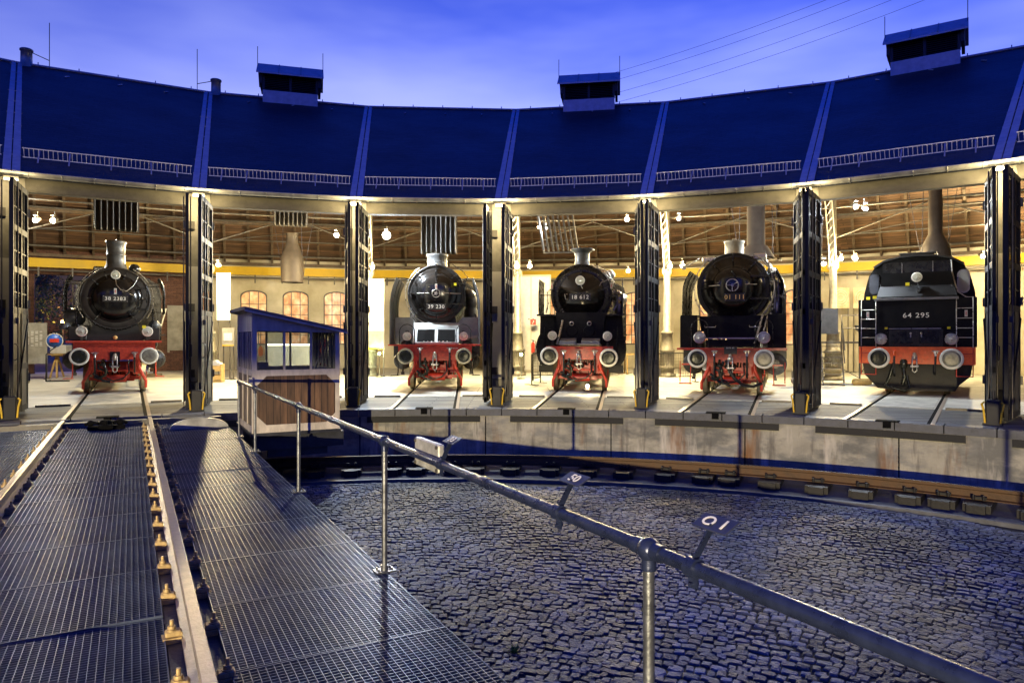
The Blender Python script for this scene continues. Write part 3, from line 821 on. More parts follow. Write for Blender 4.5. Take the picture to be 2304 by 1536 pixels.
def window_frame(x):
    ca = math.cos(R(D/2)); y = RB*ca+.12; ww = 1.30; zs, zt = 1.25, 4.05
    m = MB(); n = 10
    arc = [(x+ww/2*math.cos(math.pi*i/n), zt-.28+.28*math.sin(math.pi*i/n)) for i in range(n+1)]
    arc2 = [(x+(ww/2-.06)*math.cos(math.pi*i/n), zt-.34+.28*math.sin(math.pi*i/n)) for i in range(n+1)]
    for i in range(n): m.prism([arc[i], arc[i+1], arc2[i+1], arc2[i]], y, y+.06, 'xz')
    m.box(x-ww/2, x-ww/2+.06, y, y+.06, zs, zt-.28); m.box(x+ww/2-.06, x+ww/2, y, y+.06, zs, zt-.28); m.box(x-ww/2, x+ww/2, y, y+.06, zs, zs+.07)
    for f_ in (-.17, .17): m.box(x+f_*ww-.02, x+f_*ww+.02, y+.005, y+.05, zs, zt-.06)
    for z in (1.78, 2.30, 2.82, 3.34): m.box(x-ww/2, x+ww/2, y+.008, y+.045, z-.016, z+.016)
    return m
for k in BAYS:
    if k < 0 or k > 7:
        if k == -1: bay_part('roof', lambda: bay_quad(RG-.05, HG, RR, HR, .12), slate, 'roof', k)
        else: bay_part('roof', None, slate, 'roof', k)
        bay_part('roofb', lambda: bay_quad(RR, HR, RB+.5, ZB-.25, .12), slate, 'rear_roof', k)
        bay_part('lintel', lintel_builder, conc, 'lintel', k)
        continue
    bay_part('roof', lambda: bay_quad(RG-.05, HG, RR, HR, .12), slate, 'roof', k)
    bay_part('roofb', lambda: bay_quad(RR, HR, RB+.5, ZB-.25, .12), slate, 'rear_roof', k)
    bay_part('ceil', ceil_builder, ceilm, 'ceiling', k)
    bay_each('raftf', rafters_builder, rafter, 'front_rafter', k)
    bay_each('raftr', lambda: rafters_builder(False), rafter, 'rear_rafter', k)
    bay_each('purl', purlin_builder, rafter, 'purlin', k)
    bay_each('pipe', pipes_builder, ironm, 'service_pipe', k)
    bay_each('pbr', pipe_bracket_builder, ironm, 'pipe_bracket', k)
    bay_part('guard', guard_builder, guardm, 'snow_guard', k)
    bay_each('guardb', guardb_builder, zinc, 'guard_bracket', k)
    bay_part('gutter', gutter_builder, zincd, 'gutter', k)
    bay_part('lintel', lintel_builder, conc, 'lintel', k)
    ca, sa = math.cos(R(D/2)), math.sin(R(D/2))
    if k != 1:
        bay_part('beam', lambda: MB().box(-(RB-.5)*sa, (RB-.5)*sa, (RB-.5)*ca, (RB-.3)*ca, 4.78, 5.18), yelm, 'crane_beam', k)
    else:
        o = MB().box(-(RB-.5)*sa, (RB-.5)*sa, (RB-.5)*ca, (RB-.3)*ca, 4.78, 5.18).build('crane_beam', yelm, rh); o.rotation_euler = (0, 0, loc_bay(k))
    if k == 1:
        X = RB*sa; y = RB*ca
        m = MB(); m.box(-X, -3.45, y, y+.4, 0, 5.6); m.box(1.2, X, y, y+.4, 0, 5.6); m.box(-3.45, 1.2, y, y+.4, 4.5, 5.6)
        o = m.build('rear_wall', brickm, rh); o.rotation_euler = (0, 0, loc_bay(k))
        for x in (2.6,):
            m = MB(); m.box(x-.55, x+.55, y-.03, y-.002, 1.0, 3.1); m.box(x-.65, x-.55, y-.06, y-.0, .9, 3.2); m.box(x+.55, x+.65, y-.06, y, .9, 3.2); m.box(x-.55, x+.55, y-.06, y, 3.1, 3.2)
            o = m.build('shuttered_window', grey_pl, rh); o.rotation_euler = (0, 0, loc_bay(k))
    elif k in (0, 2, 4, 5):
        o = bay_part('wall', wall_builder, plaster, 'rear_wall', k)
        for x in (-2.05, 0, 2.05):
            if ('wf', x) not in first:
                first[('wf', x)] = o = window_frame(x).build('window', ironm, rh)
                yy = RB*ca+.2; MB().box(x-.65, x+.65, yy, yy+.03, 1.25, 4.05).build('pane', litpane, o)
            else: o = dup(first[('wf', x)], rh)
            o.rotation_euler = (0, 0, loc_bay(k))
    else:
        X = RB*sa; y = RB*ca
        if 'wallp' not in first:
            m = MB(); m.box(-X, X, y, y+.4, 0, 5.6); first['wallp'] = o = m.build('rear_wall', plaster, rh)
        else: o = dup(first['wallp'], rh)
        o.rotation_euler = (0, 0, loc_bay(k))
# end walls of the shed
for a in (pdeg(-2), pdeg(8)):
    m = MB(); M = Matrix.Rotation(-R(a), 4, 'Z')
    m.prism([(RW, 0), (RB+.4, 0), (RB+.4, 5.4), (RR, HR-.15), (RW, 5.0)], -.15, .15, 'yz', M); m.build('end_wall', brickm, rh)
# pillar-line parts: seams, pillars, columns, braces, doors
def seam_builder():
    m = MB(); 
    for x in (-.085, .085):
        m.add([(x-.075, RG-.06, HG+.02), (x+.075, RG-.06, HG+.02), (x+.06, RR, HR+.02), (x-.06, RR, HR+.02), (x-.075, RG-.06, HG+.05), (x+.075, RG-.06, HG+.05), (x+.06, RR, HR+.05), (x-.06, RR, HR+.05)],
              [(3,2,1,0), (4,5,6,7), (0,1,5,4), (1,2,6,5), (2,3,7,6), (3,0,4,7)])
    for i in range(9):
        r = RG+1+i*1.1; z = HG+(r-RG)*.554
        m.bar((-.17, r, z+.055), (.17, r, z+.055), .02, .012)
    return m
def pillar_builder():
    m = MB(); m.box(-.25, .25, RW, RW+.5, 0, 5.15, bev=.012); return m
def wash_builder():
    m = MB(); m.box(-.256, .256, RW-.006, RW+.3, .55, 3.35); return m
def hinge_builder():
    m = MB()
    for z in (.75, 2.35, 4.35):
        m.box(-.34, -.10, RW-.06, RW-.008, z-.09, z+.09); m.box(.10, .34, RW-.06, RW-.008, z-.09, z+.09)
    return m
def column_builder():
    r = 29.0
    m = MB(); m.lathe([(.36, 0), (.36, .12), (.29, .14), (.29, .3), (.33, .32), (.33, .42), (.27, .46), (.27, 1.0), (.31, 1.03), (.31, 1.12), (.24, 1.18), (.22, 1.75), (.25, 1.78), (.25, 1.86), (.15, 1.92), (.13, 4.2), (.2, 4.3), (.2, 4.5), (.13, 4.55), (.12, 7.2)], (0, r, 0), n=20)
    for i in range(20):
        a = 2*math.pi*i/20; x, y = .285*math.cos(a), .285*math.sin(a)
        m.cyl((x, r+y, .48), (x, r+y, .98), .016, n=6)
    return m
def lattice_builder():
    """curved riveted lattice brace from the column head up to the roof"""
    m = MB(); A = Vector((0, 28.8, 4.3)); pts = []
    for i in range(15):
        t = i/14; pts.append(Vector((-.0, 28.8-5.2*t**1.35, 4.3+3.2*t)))
    for dx in (-.11, .11):
        for dy in (-.10, .10): m.tube([p+Vector((dx, dy, 0)) for p in pts], .018, 6)
    for i in range(14):
        for dx in (-.11, .11):
            m.bar(pts[i]+Vector((dx, -.1, 0)), pts[i+1]+Vector((dx, .1, 0)), .02, .012); m.bar(pts[i]+Vector((dx, .1, 0)), pts[i+1]+Vector((dx, -.1, 0)), .02, .012)
        m.bar(pts[i]+Vector((-.11, -.1, 0)), pts[i+1]+Vector((.11, -.1, 0)), .02, .012)
    return m
LEAF = 1.5
def leaf_parts():
    """hinge line at the origin, leaf reaches along -y"""
    m = MB(); T = .032
    for y in (-.07, -LEAF/2+.04, -LEAF): m.box(-T, T, y, y+.08, .06, 4.84)
    for z in (.06, .95, 2.12, 2.95, 3.8, 4.72): m.box(-T+.004, T-.004, -LEAF, 0, z, z+.12)
    for y in (-.32, -.52, -.98, -1.2): m.box(-.012, .012, y-.012, y+.012, 2.2, 4.72)
    for z in (2.55, 3.4, 4.3): m.box(-.012, .012, -LEAF+.02, -.02, z-.012, z+.012)
    m.tube([(-.05, -LEAF+.1, .2), (-.06, -.2, 2.0)], .018, 6); m.tube([(.05, -LEAF+.1, .2), (.06, -.2, 2.0)], .018, 6)
    b = MB(); b.box(-.016, .016, -LEAF+.03, -.03, .1, 2.16)
    g = MB(); g.box(-.004, .004, -LEAF+.06, -.06, 2.22, 4.72)
    h = MB(); h.tube([(.03, -LEAF+.12, 1.15), (.09, -LEAF+.12, 1.2), (.09, -LEAF+.12, 1.45), (.03, -LEAF+.12, 1.5)], .012, 8)
    for x in (-.07, .07): h.tube([(x, -LEAF+.22, .1), (x, -LEAF+.22, 4.8)], .013, 6)
    h.box(.03, .09, -LEAF+.18, -LEAF+.26, 1.9, 2.02)
    return m, b, g, h
l0 = None
def leaf(k, side, near):
    """side -1 = left of pillar k, near = lateral place of its free edge"""
    global l0
    hx = side*.27
    ang = math.atan2(near-hx, LEAF)
    if l0 is None:
        m, b, g, h = leaf_parts(); l0 = o = m.build('door', doorp, rh); b.build('door_boards', doorw, o); g.build('pane', glassd, o); h.build('door_bolt', ironm, o)
    else: o = dup(l0, rh)
    a = -R(pdeg(k))
    p = Matrix.Rotation(a, 4, 'Z') @ Vector((hx, RW-.07, 0)); o.location = p; o.rotation_euler = (0, 0, a+ang)
NEAR = {-1: (-.17, .1), 0: (-.2, .02), 1: (-.20, .06), 2: (-.10, .08), 3: (-.30, .14), 4: (.0, .10), 5: (.06, .12), 6: (.0, .18), 7: (-.2, .1)}
pf = {}
def pp(key, builder, m_, name, k, parent=rh):
    if key not in pf: pf[key] = o = builder().build(name, m_, parent)
    else: o = dup(pf[key], parent)
    o.rotation_euler = (0, 0, -R(pdeg(k))); return o
for k in range(-1, 8):
    pp('seam', seam_builder, zinc, 'roof_seam', k)
    pil = pp('pillar', pillar_builder, grey_pl, 'pillar', k)
    pp('wash', wash_builder, white_pl, 'limewash_band', k)
    bay_each('hinge', hinge_builder, ironm, 'hinge', k, -R(pdeg(k)))
    pp('column', column_builder, castm, 'column', k)
    pp('lattice', lattice_builder, latm, 'lattice_brace', k)
    for s in (-1, 1): leaf(k, s, NEAR[k][0 if s < 0 else 1])
# ridge capping
m = MB()
for k in range(0, 8):
    a, b = pol(RR, pdeg(k-1), HR+.03)-C, pol(RR, pdeg(k), HR+.03)-C
    m.tube([a, b], .05, 8)
    for j in range(5):
        p = a.lerp(b, (j+.5)/5); m.cyl(p, p+Vector((0, 0, .12)), .018, n=6)
m.build('ridge_cap', zinc, rh)
# snow hooks under the ridge
m = MB()
for k in range(0, 8):
    for f_ in (-.55, .05, .6):
        p = Matrix.Rotation(-R(tdeg(k)), 4, 'Z') @ Vector((f_*2.6, 26.6*math.cos(R(D/2)), HG+(26.6-RG)*.554+.02)); m.bar(p, p+Vector((0, -.25, -.10)), .03, .03)
build_each(m, 'roof_hook', zinc, rh)
# ventilators on the ridge
def ventilator(k):
    g = empty('roof_ventilator', (0, 0, 0), -R(tdeg(k)), parent=rh)
    y0 = RR*math.cos(R(D/2)); w = 1.0
    m = MB(); m.box(-w, w, y0-.62, y0+.62, HR-.5, HR+.12); m.build('base_flashing', zinc, g)
    m = MB(); m.box(-w+.04, w-.04, y0-.50, y0+.50, HR+.12, HR+.80)
    m.build('louvre_box', darkm, g)
    m = MB()
    for i in range(9):
        z = HR+.17+i*.066
        for (a, b) in ((-w+.06, -.05), (.05, w-.06)):
            m.add([(a, y0-.60, z), (b, y0-.60, z), (b, y0-.505, z+.05), (a, y0-.505, z+.05), (a, y0-.60, z-.01), (b, y0-.60, z-.01), (b, y0-.505, z+.04), (a, y0-.505, z+.04)], [(0,1,2,3),(7,6,5,4),(0,4,5,1),(1,5,6,2),(2,6,7,3),(3,7,4,0)])
    m.build('louvre', girder, g)
    m = MB()
    for s in (-1, 1): m.box(s*(w+.02), s*(w+.12), y0-.66, y0+.66, HR+.36, HR+.86)
    for x in (-w+.03, 0, w-.03): m.box(x-.045, x+.045, y0-.61, y0-.505, HR+.12, HR+.82)
    build_each(m, 'side_skirt', girder, g)
    m = MB(); m.prism([(y0-.82, HR+.68), (y0-.82, HR+.74), (y0, HR+1.33), (y0+.82, HR+.74), (y0+.82, HR+.68), (y0, HR+1.25)], -w-.22, w+.22, 'yz')
    m.build('cap', zinc, g)
    m = MB()
    for x in (-.42, .38): m.bar((x, y0-.82, HR+.755), (x, y0, HR+1.345), .03, .02)
    m.build('standing_seam', zincd, g)
    m = MB()
    for s in (-1, 1): m.cyl((s*(w+.2), y0-.3, HR+1.1), (s*(w+.2), y0-.3, HR+1.85), .012, n=6)
    build_each(m, 'lightning_rod', wirem, g)
    return g
for k in (2, 4, 6):
    g = ventilator(k)
# vent pipes with rods
for (a, dx) in ((pdeg(0)+.55, 1), (pdeg(1)+.55, -1)):
    p = pol(RR, a, HR-.15)-C
    g = empty('vent_pipe', p, -R(a), parent=rh)
    m = MB(); m.lathe([(.23, 0), (.22, .08), (.18, .1), (.17, .62), (.2, .63), (.2, .68), (.17, .70)], n=20); m.build('stack', zincd, g)
    m = MB(); m.cyl((dx*.65, 0, 0), (dx*.65, 0, 1.75), .012, n=6); m.cyl((dx*.65, 0, .45), (dx*.12, 0, .62), .014, n=6); m.build('lightning_rod', wirem, g)

# ------------------------------------------------------------------ locomotives (local -y faces the turntable, y = 0 at the buffer faces)
def buffer(p, x, z=1.06, r=.25, dark=True, rim=rimw):
    m = MB(); m.lathe([(.001, .012), (r*.5, .006), (r*.78, .0), (r*.78, .02)], (x, 0, z), 'y', 32, cap=False)
    o = m.build('buffer', plated if dark else plateg, p)
    m = MB(); m.lathe([(r*.76, .002), (r*.78, -.004), (r*.97, .002), (r, .016), (r, .035), (r*.76, .035)], (x, 0, z), 'y', 32, cap=False); m.build('rim', rim, o)
    m = MB(); m.lathe([(.07, .035), (.07, .2), (.11, .21), (.12, .52)], (x, 0, z), 'y', 20); m.box(x-.19, x+.19, .5, .53, z-.16, z+.16); m.build('stock', redw if rim is rimw else blk, o)
def headlamp(p, x, y, z, r=.13, name='headlamp', hood=True, stalk=True):
    m = MB(); m.lathe([(r*.55, .2), (r*.95, .12), (r, .02), (r, 0), (r*.82, 0), (r*.82, .03)], (x, y, z), 'y', 24, cap=False)
    m.lathe([(r*.5, .2), (.01, .21)], (x, y, z), 'y', 16)
    if stalk: m.box(x-.03, x+.03, y+.05, y+.11, z-r-.16, z-r+.01); m.box(x-.07, x+.07, y+.02, y+.14, z-r-.18, z-r-.15)
    if hood: m.box(x-.05, x+.05, y+.03, y+.1, z+r-.01, z+r+.035)
    o = m.build(name, blk, p)
    m = MB(); m.lathe([(.001, -.012), (r*.5, -.004), (r*.84, .012)], (x, y, z), 'y', 24, cap=False); m.build('lens', lens, o)
    m = MB(); m.lathe([(r*.80, -.006), (r*.86, -.012), (r*1.02, -.004), (r*1.04, .015)], (x, y, z), 'y', 24, cap=False); m.build('rim', rimw if r < .15 else steel, o)
    m = MB(); m.sphere((x+.01, y-.012, z-.02), r*.18, 8, 6); m.build('bulb', steel, o)
    return o
def bracket_hoop(p, x, y, z, w=.17, h=.62):
    m = MB(); pts = [(x-w, y, z)] + [(x-w*math.cos(math.pi*i/10), y, z+h-w+w*math.sin(math.pi*i/10)) for i in range(11)] + [(x+w, y, z)]
    m.tube(pts, .013, 8); m.build('lamp_guard', blk, p)
def hose(p, x, z=1.05, m_=steel, drop=.42, y=.27, bend=.05):
    m = MB(); m.box(x-.05, x+.05, y-.03, y+.03, z+.02, z+.10); m.cyl((x-.09, y-.03, z+.08), (x+.09, y-.03, z+.08), .014, n=6)
    m.tube([(x, y-.04, z+.06), (x, y-.09, z+.02), (x, y-.11, z-.06)], [.03, .036, .03], 10)
    o = m.build('brake_pipe', m_, p)
    m = MB(); m.tube([(x, y-.11, z-.06), (x+bend*.3, y-.13, z-drop*.5), (x+bend, y-.1, z-drop*.85), (x+bend, y-.05, z-drop), (x+bend, y, z-drop*.9)], .026, 10); m.build('hose', blackr, o)
def coupling(p, z=1.04, plate=True):
    m = MB()
    if plate: m.box(-.13, .13, .255, .285, z-.14, z+.13); 
    o = m.build('hook_plate', blk, p) if plate else p
    m = MB(); m.tube([(0, .26, z), (0, .1, z+.01), (0, .03, z-.03), (0, .06, z-.10), (0, .12, z-.08)], [.045, .045, .04, .035, .02], 10)
    m.tube([(-.05, .16, z), (-.055, .10, z-.16), (-.055, .10, z-.28)], .018, 8); m.tube([(.05, .16, z), (.055, .10, z-.16), (.055, .10, z-.28)], .018, 8)
    m.cyl((-.10, .10, z-.30), (.10, .10, z-.30), .034, n=10); m.tube([(-.05, .1, z-.30), (-.055, .12, z-.42), (0, .12, z-.47), (.055, .12, z-.42), (.05, .1, z-.30)], .018, 8)
    m.sphere((0, .05, z+.04), .05, 10, 6)
    m.build('coupling', steel, p)
def dogs(p, cz, r, y, angs, size=1):
    """clamping dogs round the smokebox door"""
    for a in angs:
        a = R(a); m = MB(); c, s = math.sin(a), math.cos(a)
        i, o_ = Vector(((r-.10*size)*c, y-.04, cz+(r-.10*size)*s)), Vector(((r+.09*size)*c, y-.02, cz+(r+.09*size)*s))
        m.bar(i, o_, .03, .035, up=(0, 1, 0)); m.sphere(i+Vector((0, -.02, 0)), .03, 8, 6); m.cyl((i+o_)/2+Vector((0, -.07, 0)), (i+o_)/2+Vector((0, .05, 0)), .018, n=8)
        m.sphere(o_, .028, 8, 6); m.build('door_clamp', blk, p)
def wheelset(p, y, r, m_=redw, spokes=12, name='wheel', gx=.75):
    for s in (-1, 1):
        m = MB(); m.lathe([(r-.07, -.06), (r, -.06), (r, .05), (r+.03, .06), (r+.03, .085), (r-.07, .085)], (s*gx, y, r), 'x', 28, cap=False) if s < 0 else m.lathe([(r-.07, .06), (r, .06), (r, -.05), (r+.03, -.06), (r+.03, -.085), (r-.07, -.085)], (s*gx, y, r), 'x', 28, cap=False)
        o = m.build(name, wheelm, p)
        m = MB(); m.lathe([(.11, -.08), (.11, .08)], (s*gx, y, r), 'x', 16)
        for i in range(spokes):
            a = 2*math.pi*i/spokes; m.bar((s*gx, y+.09*math.cos(a), r+.09*math.sin(a)), (s*gx, y+(r-.06)*math.cos(a), r+(r-.06)*math.sin(a)), .045, .05, up=(1, 0, 0))
        m.build('spokes', m_, o)
def sticker(p, x, y, z, w=.07, h=.17):
    m = MB(); m.box(x-w/2, x+w/2, y-.004, y, z-h/2, z+h/2); o = m.build('warning_plate', cloth, p)
    m = MB(); m.prism([(x-.008, z+h*.34), (x+.02, z+.01), (x+.004, z+.01), (x+.016, z-h*.34), (x-.022, z-.005), (x-.004, z-.005)], y-.007, y-.0045, 'xz'); m.build('flash', redsig, o)
def boiler(p, r, cz, y0, y1, cab_y=None):
    m = MB(); m.lathe([(r, 0), (r, y1-y0)], (0, y0, cz), 'y', 40)
    for i in range(5):
        yy = (y1-y0)*(i+.3)/5; m.lathe([(r+.004, yy), (r+.012, yy+.01), (r+.012, yy+.05), (r+.004, yy+.06)], (0, y0, cz), 'y', 40, cap=False)
    m.lathe([(.32, 0), (.36, .1), (.34, .3), (.2, .42), (.05, .46)], (0, y0+2.6, cz+r-.1), n=20); m.lathe([(.30, 0), (.34, .1), (.32, .3), (.18, .4), (.05, .44)], (0, y0+4.4, cz+r-.1), n=20)
    for s in (-1, 1): m.tube([(s*(r+.08), y0+.2, cz+.35), (s*(r+.08), y1, cz+.35)], .022, 8)
    m.build('boiler', blk, p)
    m = MB(); yb = y1; w = 1.45
    m.box(-w, w, yb, yb+.05, 1.5, 3.2); m.prism([(-w, 3.2), (w, 3.2), (w-.12, 3.7), (w*.6, 3.98), (0, 4.1), (-w*.6, 3.98), (-w+.12, 3.7)], yb, yb+.05, 'xz')
    for s in (-1, 1): m.box(s*w-.02, s*w+.02, yb, yb+1.9, 1.5, 3.2)
    m.box(-w, w, yb, yb+1.9, 1.46, 1.5)
    m.prism([(-w-.05, 3.2), (-w+.08, 3.72), (-w*.6, 4.02), (0, 4.14), (w*.6, 4.02), (w-.08, 3.72), (w+.05, 3.2), (w, 3.2), (w-.12, 3.68), (w*.6, 3.97), (0, 4.09), (-w*.6, 3.97), (-w+.12, 3.68), (-w, 3.2)], yb-.1, yb+2.3, 'xz')
    m.box(-w+.03, w-.03, yb+2.0, yb+5.2, 1.3, 2.9)
    m.build('cab', blk, p)
    m = MB()
    for s in (-1, 1):
        m.box(s*1.42-.18, s*1.42+.18, y0+.9, y1, 1.62, 1.66) if False else m.box(min(s*.98, s*1.46), max(s*.98, s*1.46), y0+1.5, y1, 1.70, 1.74)
        m.box(s*.60-.03, s*.60+.03, .6, y1+1.5, .55, 1.35)
    m.build('running_board', blk, p)
def smokebox(p, r, cz, y0, ln, ring_r, door_r, depth, cone=False, mm=blkm):
    m = MB(); m.lathe([(ring_r, -.0), (r-.02, 0), (r, .02), (r, ln)], (0, y0, cz), 'y', 56, cap=False)
    m.lathe([(r-.06, -.012), (r-.055, -.02), (r-.015, -.02), (r-.01, 0)], (0, y0, cz), 'y', 56, cap=False)
    n = 36
    for i in range(n):
        a = 2*math.pi*i/n; m.sphere(((r-.035)*math.cos(a), y0-.02, cz+(r-.035)*math.sin(a)), .013, 6, 4)
    m.build('smokebox', mm, p)
    m = MB()
    if cone: pr = [(.001, -depth), (.05, -depth+.005), (door_r, -.05), (ring_r, -.035), (ring_r+.02, 0)]
    else:
        pr = [(.001, -depth)]+[(door_r*math.sin(R(i*9)), -.05-(depth-.05)*math.cos(R(i*9))) for i in range(1, 11)]+[(ring_r-.01, -.035), (ring_r, -.03), (ring_r+.025, -.03), (ring_r+.03, 0)]
    m.lathe(pr, (0, y0, cz), 'y', 56, cap=False)
    return m.build('smokebox_door', blkg, p)
def hinges(p, ring_r, cz, y, s=1):
    m = MB()
    for dz in (.32, -.32):
        m.bar((s*ring_r*.55, y-.10, cz+dz), (s*(ring_r+.16), y-.03, cz+dz), .05, .03, up=(0, 1, 0)); m.cyl((s*(ring_r+.13), y-.05, cz+dz-.07), (s*(ring_r+.13), y-.05, cz+dz+.07), .03, n=10)
    m.cyl((s*(ring_r+.13), y-.05, cz-.4), (s*(ring_r+.13), y-.05, cz+.4), .016, n=8)
    m.build('hinge', blk, p)
def front_gear(p, redm, w=.95, pipe=True, low=.42):
    """frame ends, bogie and rigging seen below the buffer beam"""
    m = MB()
    for s in (-1, 1):
        m.prism([(.30, 1.3), (.30, .82), (.48, .55), (.7, .45), (2.6, .45), (2.6, 1.3)], s*.56-.02, s*.56+.02, 'yz')
        m.box(s*.56-.10, s*.56+.10, .45, .62, .55, .98)
    m.box(-.55, .55, .55, .60, .62, .78); m.box(-.50, .50, 1.2, 1.3, .3, .9); m.cyl((-.45, .42, .66), (.45, .42, .66), .035, n=10)
    m.box(-.56, .56, .5, 2.4, .98, 1.02)
    m.cyl((-.22, .48, .42), (.30, .48, .42), .115, n=18); m.box(-.3, -.2, .4, .5, .50, .8); m.box(.28, .38, .4, .5, .45, .85)
    m.box(-.7, .7, .85, .95, .36, .46)
    m.build('frame', redm, p)
    for s in (-1, 1):
        g = MB(); g.tube([(s*.60, .36, .95), (s*.62, .34, .72), (s*.72, .36, .5), (s*.80, .38, .34), (s*.80, .40, .14)], [.045, .05, .045, .04, .035], 8); g.build('guard_iron', redm, p)
    m = MB()
    m.tube([(-.30, .28, .98), (-.30, .14, .86), (-.22, .12, .70), (-.24, .14, .55), (-.42, .2, .44), (-.52, .2, .50)], .04, 10)
    m.tube([(-.42, .25, .86), (-.42, .18, .74), (-.34, .18, .70), (-.18, .22, .62)], .03, 8)
    m.lathe([(.07, 0), (.09, .05), (.05, .1)], (-.30, .16, .80), n=12)
    m.tube([(-.55, .3, .60), (-.30, .22, .38), (-.12, .22, .34)], .038, 10)
    m.tube([(.34, .3, .95), (.36, .2, .6), (.2, .18, .42), (-.05, .2, .36), (-.2, .22, .45)], .022, 8)
    m.sphere((.05, .3, .80), .09, 12, 8); m.sphere((-.1, .32, .82), .075, 12, 8)
    for i in range(9):
        x = rnd_g.uniform(-.5, .5); m.cyl((x, .5+rnd_g.uniform(0, .3), .95), (x+rnd_g.uniform(-.1, .1), .5+rnd_g.uniform(0, .5), .45), .014, n=6)
    m.build('pipework', plated, p)
rnd_g = random.Random(21)
def deflector_plate(p, s, x, y0, y1, z0, z1, curve=.16, mm=blk, lean=0.0, ribs=True):
    """upright plate with its top edge rolled inwards"""
    n = 8; prof = []
    for i in range(n+1):
        f = i/n; z = z0+(z1-z0)*f; k = max(0, (f-.55)/.45); prof.append((s*x-s*curve*k**2*1.0 - s*lean*f, z))
    vs = []; 
    for yy in (y0, y1):
        for (a, b) in prof: vs.append((a, yy, b))
        for (a, b) in prof: vs.append((a-s*.018, yy, b))
    q = n+1; fs = []
    for i in range(n):
        fs += [(i, i+1, 2*q+i+1, 2*q+i), (q+i, 3*q+i, 3*q+i+1, q+i+1), (i, q+i, q+i+1, i+1), (2*q+i, 2*q+i+1, 3*q+i+1, 3*q+i)]
    fs += [(0, 2*q, 3*q, q), (n, q+n, 3*q+n, 2*q+n)]
    m = MB(); m.add(vs, fs)
    # edge angle round the plate
    m.tube([(a-s*.01, y0, b) for a, b in prof], .017, 8); m.tube([(prof[-1][0], y0, prof[-1][1]), (prof[-1][0], y1, prof[-1][1])], .014, 8)
    o = m.build('smoke_deflector', mm, p)
    if ribs:
        m = MB()
        for yy in (y0+(y1-y0)*.3, y0+(y1-y0)*.62):
            m.tube([(a-s*.03, yy, b) for a, b in prof], .012, 6)
        for f in (0, 3, 6): 
            a, b = prof[f]
            for j in range(9):
                yy = y0+(y1-y0)*(j+.5)/9; m.sphere((a-s*.02, yy, b), .012, 5, 4)
        m.build('rib', mm, o)
    return o
def cylinder(p, s, x, z, r, y0, y1, mm=blk, box=None):
    m = MB(); m.lathe([(r*.4, -.06), (r*.42, -.04), (r*.85, -.03), (r, 0), (r, y1-y0), (r*.9, y1-y0+.05)], (s*x, y0, z), 'y', 28)
    for i in range(12):
        a = 2*math.pi*i/12; m.sphere((s*x+r*.75*math.cos(a), y0-.035, z+r*.75*math.sin(a)), .018, 6, 4)
    m.lathe([(.09, -.35), (.10, -.06)], (s*x, y0, z), 'y', 12)
    m.lathe([(.17, -.05), (.2, 0), (.2, y1-y0)], (s*(x-.12), y0-.05, z+r+.17), 'y', 18)
    if box: m.box(min(s*box[0], s*box[1]), max(s*box[0], s*box[1]), y0+.05, y1, box[2], box[3])
    m.cyl((s*x, y0+.02, z-r-.1), (s*x, y0+.02, z-r+.05), .03, n=8); m.box(s*x-.05, s*x+.05, y0-.04, y0+.08, z-r-.16, z-r-.08)
    m.build('cylinder', mm, p)
def steps(p, s, x, y, z0, z1, mm=red):
    m = MB(); m.tube([(s*x, y, z1), (s*x, y-.02, z0+.1), (s*(x+.02), y-.02, z0)], .018, 6); m.tube([(s*(x+.02), y-.02, z0), (s*(x+.22), y-.02, z0+.0)], .018, 6)
    m.box(min(s*(x-.02), s*(x+.24)), max(s*(x-.02), s*(x+.24)), y-.04, y+.14, z0-.012, z0+.006); m.tube([(s*x, y, z1), (s*x, y, z1+.05), (s*(x-.12), y+.1, z1+.06)], .018, 6)
    m.build('step', mm, p)
def numplate(p, s, x, y, z, size, m_=numw, w=None, board=True, tilt=0):
    w = w or size*.62*len(s)
    m = MB()
    if board: m.box(x-w/2, x+w/2, y-.012, y+.004, z-size*.62, z+size*.62)
    else: m.box(x-w/2, x+w/2, y-.002, y+.004, z-size*.6, z+size*.6)
    o = m.build('number_plate', blkm if board else blk, p)
    if board:
        m = MB()
        for sx in (-1, 1):
            for sz in (-1, 1): m.cyl((x+sx*(w/2-.02), y-.018, z+sz*size*.5), (x+sx*(w/2-.02), y, z+sz*size*.5), .008, n=6)
        m.build('screw', steel, o)
    text(s, size, m_, o, (x, y-.015, z-.003), (R(90), 0, 0), .003, sx=1.05, space=1.12, off=.0012)
def wheels_rest(p, y1, drv=.85, start=4.6, n=3, m_=redw):
    for i in range(n): wheelset(p, start+i*(drv*2+.25), drv, m_, 16, 'driving_wheel')
LOCO = {}
def loco_root(k, r, label):
    e = empty('steam_locomotive', pol(r, tdeg(k)), -R(tdeg(k)), label, 'locomotive', 'locomotives in the engine shed')
    LOCO[k] = e; return e

# --- stall 1: black engine 38 2383
p = loco_root(1, 21.7, 'black steam locomotive numbered 38 2383 with tall chimney and red beam, in the leftmost stall')
CZ = 2.80
sb = smokebox(p, .95, CZ, 1.15, 1.5, .70, .62, .27, mm=mat('front_lit_smokebox', (.035, .029, .023), .42, 0, .4, 5, .15, 22))  # paler brown stands for the light falling on this smokebox front
m = MB(); m.lathe([(.015, -.008), (.012, .02), (0.005, .02)], (0, 0, 0), 'y', 12)
dogs(p, CZ, .73, 1.12, (-48, -20, 20, 48, -90, -140, 140, 90), 1)
hinges(p, .70, CZ, 1.10)
m = MB(); m.lathe([(.36, -.16), (.30, .02), (.265, .1), (.255, .35), (.262, .36), (.262, .39), (.255, .40), (.265, .72), (.29, .75), (.29, .81), (.25, .82), (.22, .80)], (0, 1.75, CZ+.99), n=36); m.build('chimney', greyp, p)
